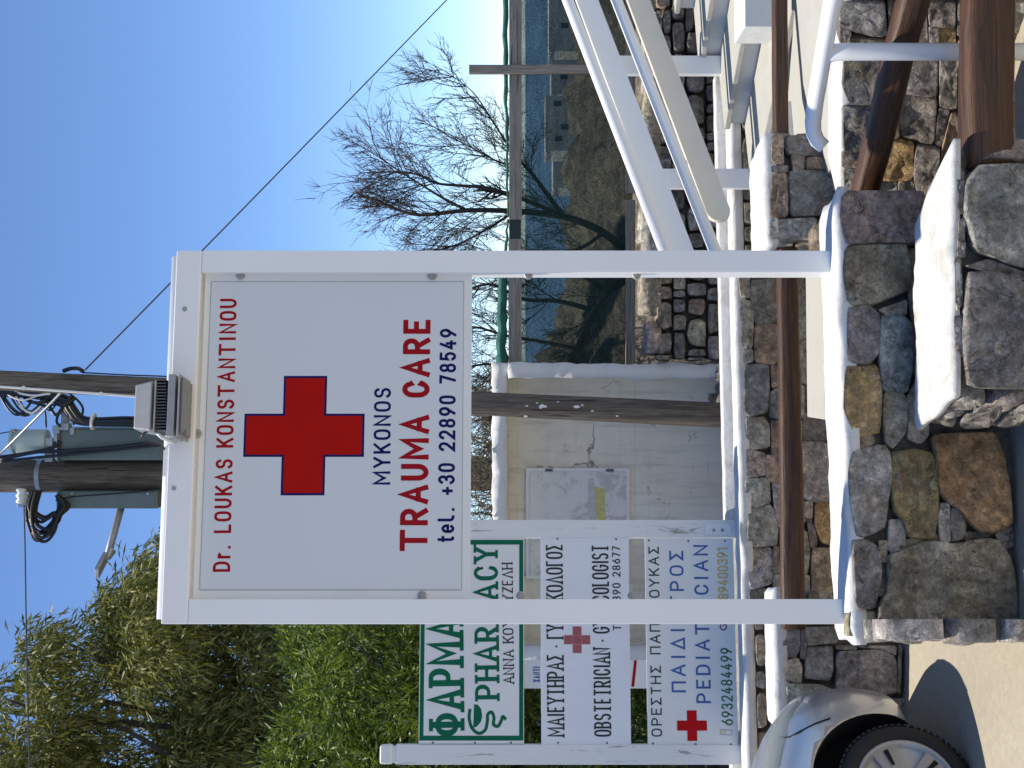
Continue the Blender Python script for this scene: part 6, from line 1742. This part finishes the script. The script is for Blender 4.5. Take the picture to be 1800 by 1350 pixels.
# wheel arches are really cut out of the body
def cutter(x, side):
    mb = MB(); c = CP3(x, side * 0.70, R_T + 0.03); mb.lathe(c, hy * side, [(-0.16, 0.395), (0.5, 0.395)], 64); return mb.build('cutter', M['dark'], None)
cuts = [cutter(0, -1), cutter(0, 1), cutter(-2.5, -1), cutter(-2.5, 1)]
bpy.context.view_layer.update()
for c in cuts:
    md = body.modifiers.new('cut', 'BOOLEAN'); md.object = c; md.operation = 'DIFFERENCE'; md.solver = 'EXACT'
bpy.context.view_layer.update()
dg = bpy.context.evaluated_depsgraph_get()
me2 = bpy.data.meshes.new_from_object(body.evaluated_get(dg)); body.modifiers.clear(); body.data = me2
for c in cuts: bpy.data.objects.remove(c)
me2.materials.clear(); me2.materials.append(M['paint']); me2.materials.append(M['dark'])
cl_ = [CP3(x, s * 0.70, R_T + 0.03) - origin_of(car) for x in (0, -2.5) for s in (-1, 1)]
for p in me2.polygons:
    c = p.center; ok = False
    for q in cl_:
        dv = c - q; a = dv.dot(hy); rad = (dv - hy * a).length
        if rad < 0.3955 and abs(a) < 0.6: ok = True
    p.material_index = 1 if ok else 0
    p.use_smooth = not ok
# arch lips
for x in (0, -2.5):
    for s in (-1, 1):
        pass
# greenhouse
gl = MB(); V = []
GS = [(-0.72, 0.70, 1.055), (-1.35, 0.60, 1.46), (-2.35, 0.58, 1.48), (-3.05, 0.66, 1.05)]
for x, wd, z in GS: V += [CP3(x, -wd, z), CP3(x, wd, z)]
V += [CP3(-0.75, -0.74, 1.03), CP3(-0.75, 0.74, 1.03), CP3(-3.08, -0.72, 1.02), CP3(-3.08, 0.72, 1.02)]
gl.add(V, [(0, 1, 3, 2), (2, 3, 5, 4), (4, 5, 7, 6), (0, 2, 4, 6, 10, 8), (1, 9, 11, 7, 5, 3), (8, 9, 1, 0), (6, 7, 11, 10)])
gl.build('windows', M['carglass'], car, bevel=0.04)
mb = MB(); mb.add([CP3(-1.30, -0.61, 1.465), CP3(-1.30, 0.61, 1.465), CP3(-2.40, 0.60, 1.49), CP3(-2.40, -0.60, 1.49), CP3(-1.30, -0.55, 1.50), CP3(-1.30, 0.55, 1.50), CP3(-2.40, 0.54, 1.52), CP3(-2.40, -0.54, 1.52)],
    [(0, 1, 2, 3), (7, 6, 5, 4), (0, 4, 5, 1), (1, 5, 6, 2), (2, 6, 7, 3), (3, 7, 4, 0)]); mb.build('roof', M['paint'], car, bevel=0.015)
# patches that hug the body: headlights, panel gaps
def body_pt(x, k, off=0.0, side=-1):
    """point on the body surface at section position x and profile position k (0 bottom .. 10 top)"""
    best = None
    for i in range(len(secs) - 1):
        if secs[i][0] >= x >= secs[i + 1][0]:
            t = (secs[i][0] - x) / (secs[i][0] - secs[i + 1][0] + 1e-9)
            a, b = half(secs[i]), half(secs[i + 1])
            def at(h, k):
                j = min(len(h) - 2, int(k)); u = k - j
                return (h[j][0] * (1 - u) + h[j + 1][0] * u, h[j][1] * (1 - u) + h[j + 1][1] * u)
            (y0, z0), (y1, z1) = at(a, k), at(b, k)
            y = y0 * (1 - t) + y1 * t; z = z0 * (1 - t) + z1 * t
            nrm = Vector((0.5 if x > 0.3 else 0.1, side * 0.8, 0.45)).normalized()
            return CP3(x + nrm.x * off, side * y + nrm.y * off, z + nrm.z * off)
def patch(name, xs_, ks, mat, off, side, edge=None):
    vs = []; fs = []; n = len(ks[0])
    for x, kk in zip(xs_, ks):
        for j, k in enumerate(kk):
            o = off * (1.0 if 0 < j < n - 1 else 0.15); vs.append(body_pt(x, k, o, side))
    for i in range(len(xs_) - 1):
        for j in range(n - 1): fs.append((i * n + j, i * n + j + 1, (i + 1) * n + j + 1, (i + 1) * n + j))
    mb = MB(); mb.add(vs, fs); return mb.build(name, mat, car, smooth=True)
xs_h = [0.66, 0.60, 0.52, 0.42, 0.30, 0.16, 0.02, -0.10]
for side in (-1, 1):
    patch('headlight', xs_h, [[6.5 + (7.2 - 6.5) * i / 7 + (9.0 - 6.6 - 0.15 * i) * (q / 5) * (1 - 0.06 * i * i / 7) for q in range(6)] for i in range(8)], M['headlight'], 0.012, side)
    pts = [body_pt(x, k, 0.004, side) for x, k in ((0.30, 7.4), (0.28, 6.6), (0.29, 6.0), (0.33, 5.4), (0.36, 4.8))]
    mb = MB(); mb.tube(pts, 0.004, 5); mb.build('bumper_gap', M['dark'], car)
    # door outline
    pts = [body_pt(-0.55, k, 0.003, side) for k in (2.4, 3, 4, 5, 6, 7, 8)]
    mb = MB(); mb.tube(pts, 0.004, 5); mb.build('door_gap', M['dark'], car)
    mb = MB(); c = body_pt(-0.85, 7.6, 0.10, side); mb.lathe(c + UPV * 0.06, hx, [(-0.06, 0.03), (-0.04, 0.075), (0.03, 0.08), (0.07, 0.06), (0.09, 0.02)], 14); mb.build('side_mirror', M['paint'], car, smooth=True)
mb = MB(); mb.box(CP3(0.715, 0, 0.36), hx * 0.025, hy * 0.28, UPV * 0.06); mb.build('grille', M['dark'], car, bevel=0.01)
# wheels
def wheel(x, side):
    c = CP3(x, side * 0.74, R_T); ax = hy * side
    t = MB(); t.lathe(c, ax, [(-0.11, 0.20), (-0.115, 0.24), (-0.10, 0.285), (-0.08, 0.302), (-0.03, R_T), (0.03, R_T), (0.075, 0.302), (0.095, 0.285), (0.102, 0.262), (0.098, 0.238), (0.085, 0.228), (0.05, 0.222), (0.02, 0.10)], 56)
    wl_ = t.build('wheel', M['tyre'], car, smooth=True)
    # rounded tread blocks
    tb = MB()
    a = ax.orthogonal().normalized(); b = ax.cross(a)
    for k in range(64):
        w = 2 * math.pi * k / 64
        rd = a * math.cos(w) + b * math.sin(w); tg = b * math.cos(w) - a * math.sin(w)
        for o in (-0.055, 0.055): tb.box(c + rd * (R_T - 0.002) + ax * o, rd * 0.005, tg * 0.010, ax * 0.028)
    tag(tb.build('tread', M['tyre'], wl_), kind='stuff')
    r = MB(); r.lathe(c, ax, [(0.02, 0.10), (0.03, 0.20), (0.062, 0.222), (0.086, 0.230), (0.092, 0.224), (0.088, 0.212), (0.060, 0.205), (0.045, 0.19)], 48); r.build('rim', M['rim'], wl_, smooth=True)
    d = MB(); d.lathe(c, ax, [(0.03, 0.205), (0.036, 0.0)], 32); d.build('brake_cover', M['dark'], wl_)
    for k in range(5):
        w = 2 * math.pi * k / 5 + 0.35
        rd = a * math.cos(w) + b * math.sin(w); tg = b * math.cos(w) - a * math.sin(w)
        def q(r_, s_, h_): return c + rd * r_ + tg * s_ + ax * h_
        sp = MB(); sp.prism([q(0.03, -0.030, 0.062), q(0.21, -0.066, 0.074), q(0.214, 0.0, 0.078), q(0.21, 0.066, 0.074), q(0.03, 0.030, 0.062)], -ax * 0.02); sp.build('spoke', M['rim'], wl_, bevel=0.005)
        gv = MB(); gv.prism([q(0.12, -0.006, 0.0775), q(0.195, -0.012, 0.0800), q(0.195, 0.012, 0.0800), q(0.12, 0.006, 0.0775)], -ax * 0.002); gv.build('spoke_slot', M['dark'], wl_)
    hb = MB(); hb.lathe(c, ax, [(0.05, 0.048), (0.076, 0.046), (0.084, 0.038), (0.086, 0.0)], 24); hb.build('hub_cap', M['rim'], wl_, smooth=True)
for x in (0, -2.5):
    for s in (-1, 1): wheel(x, s)
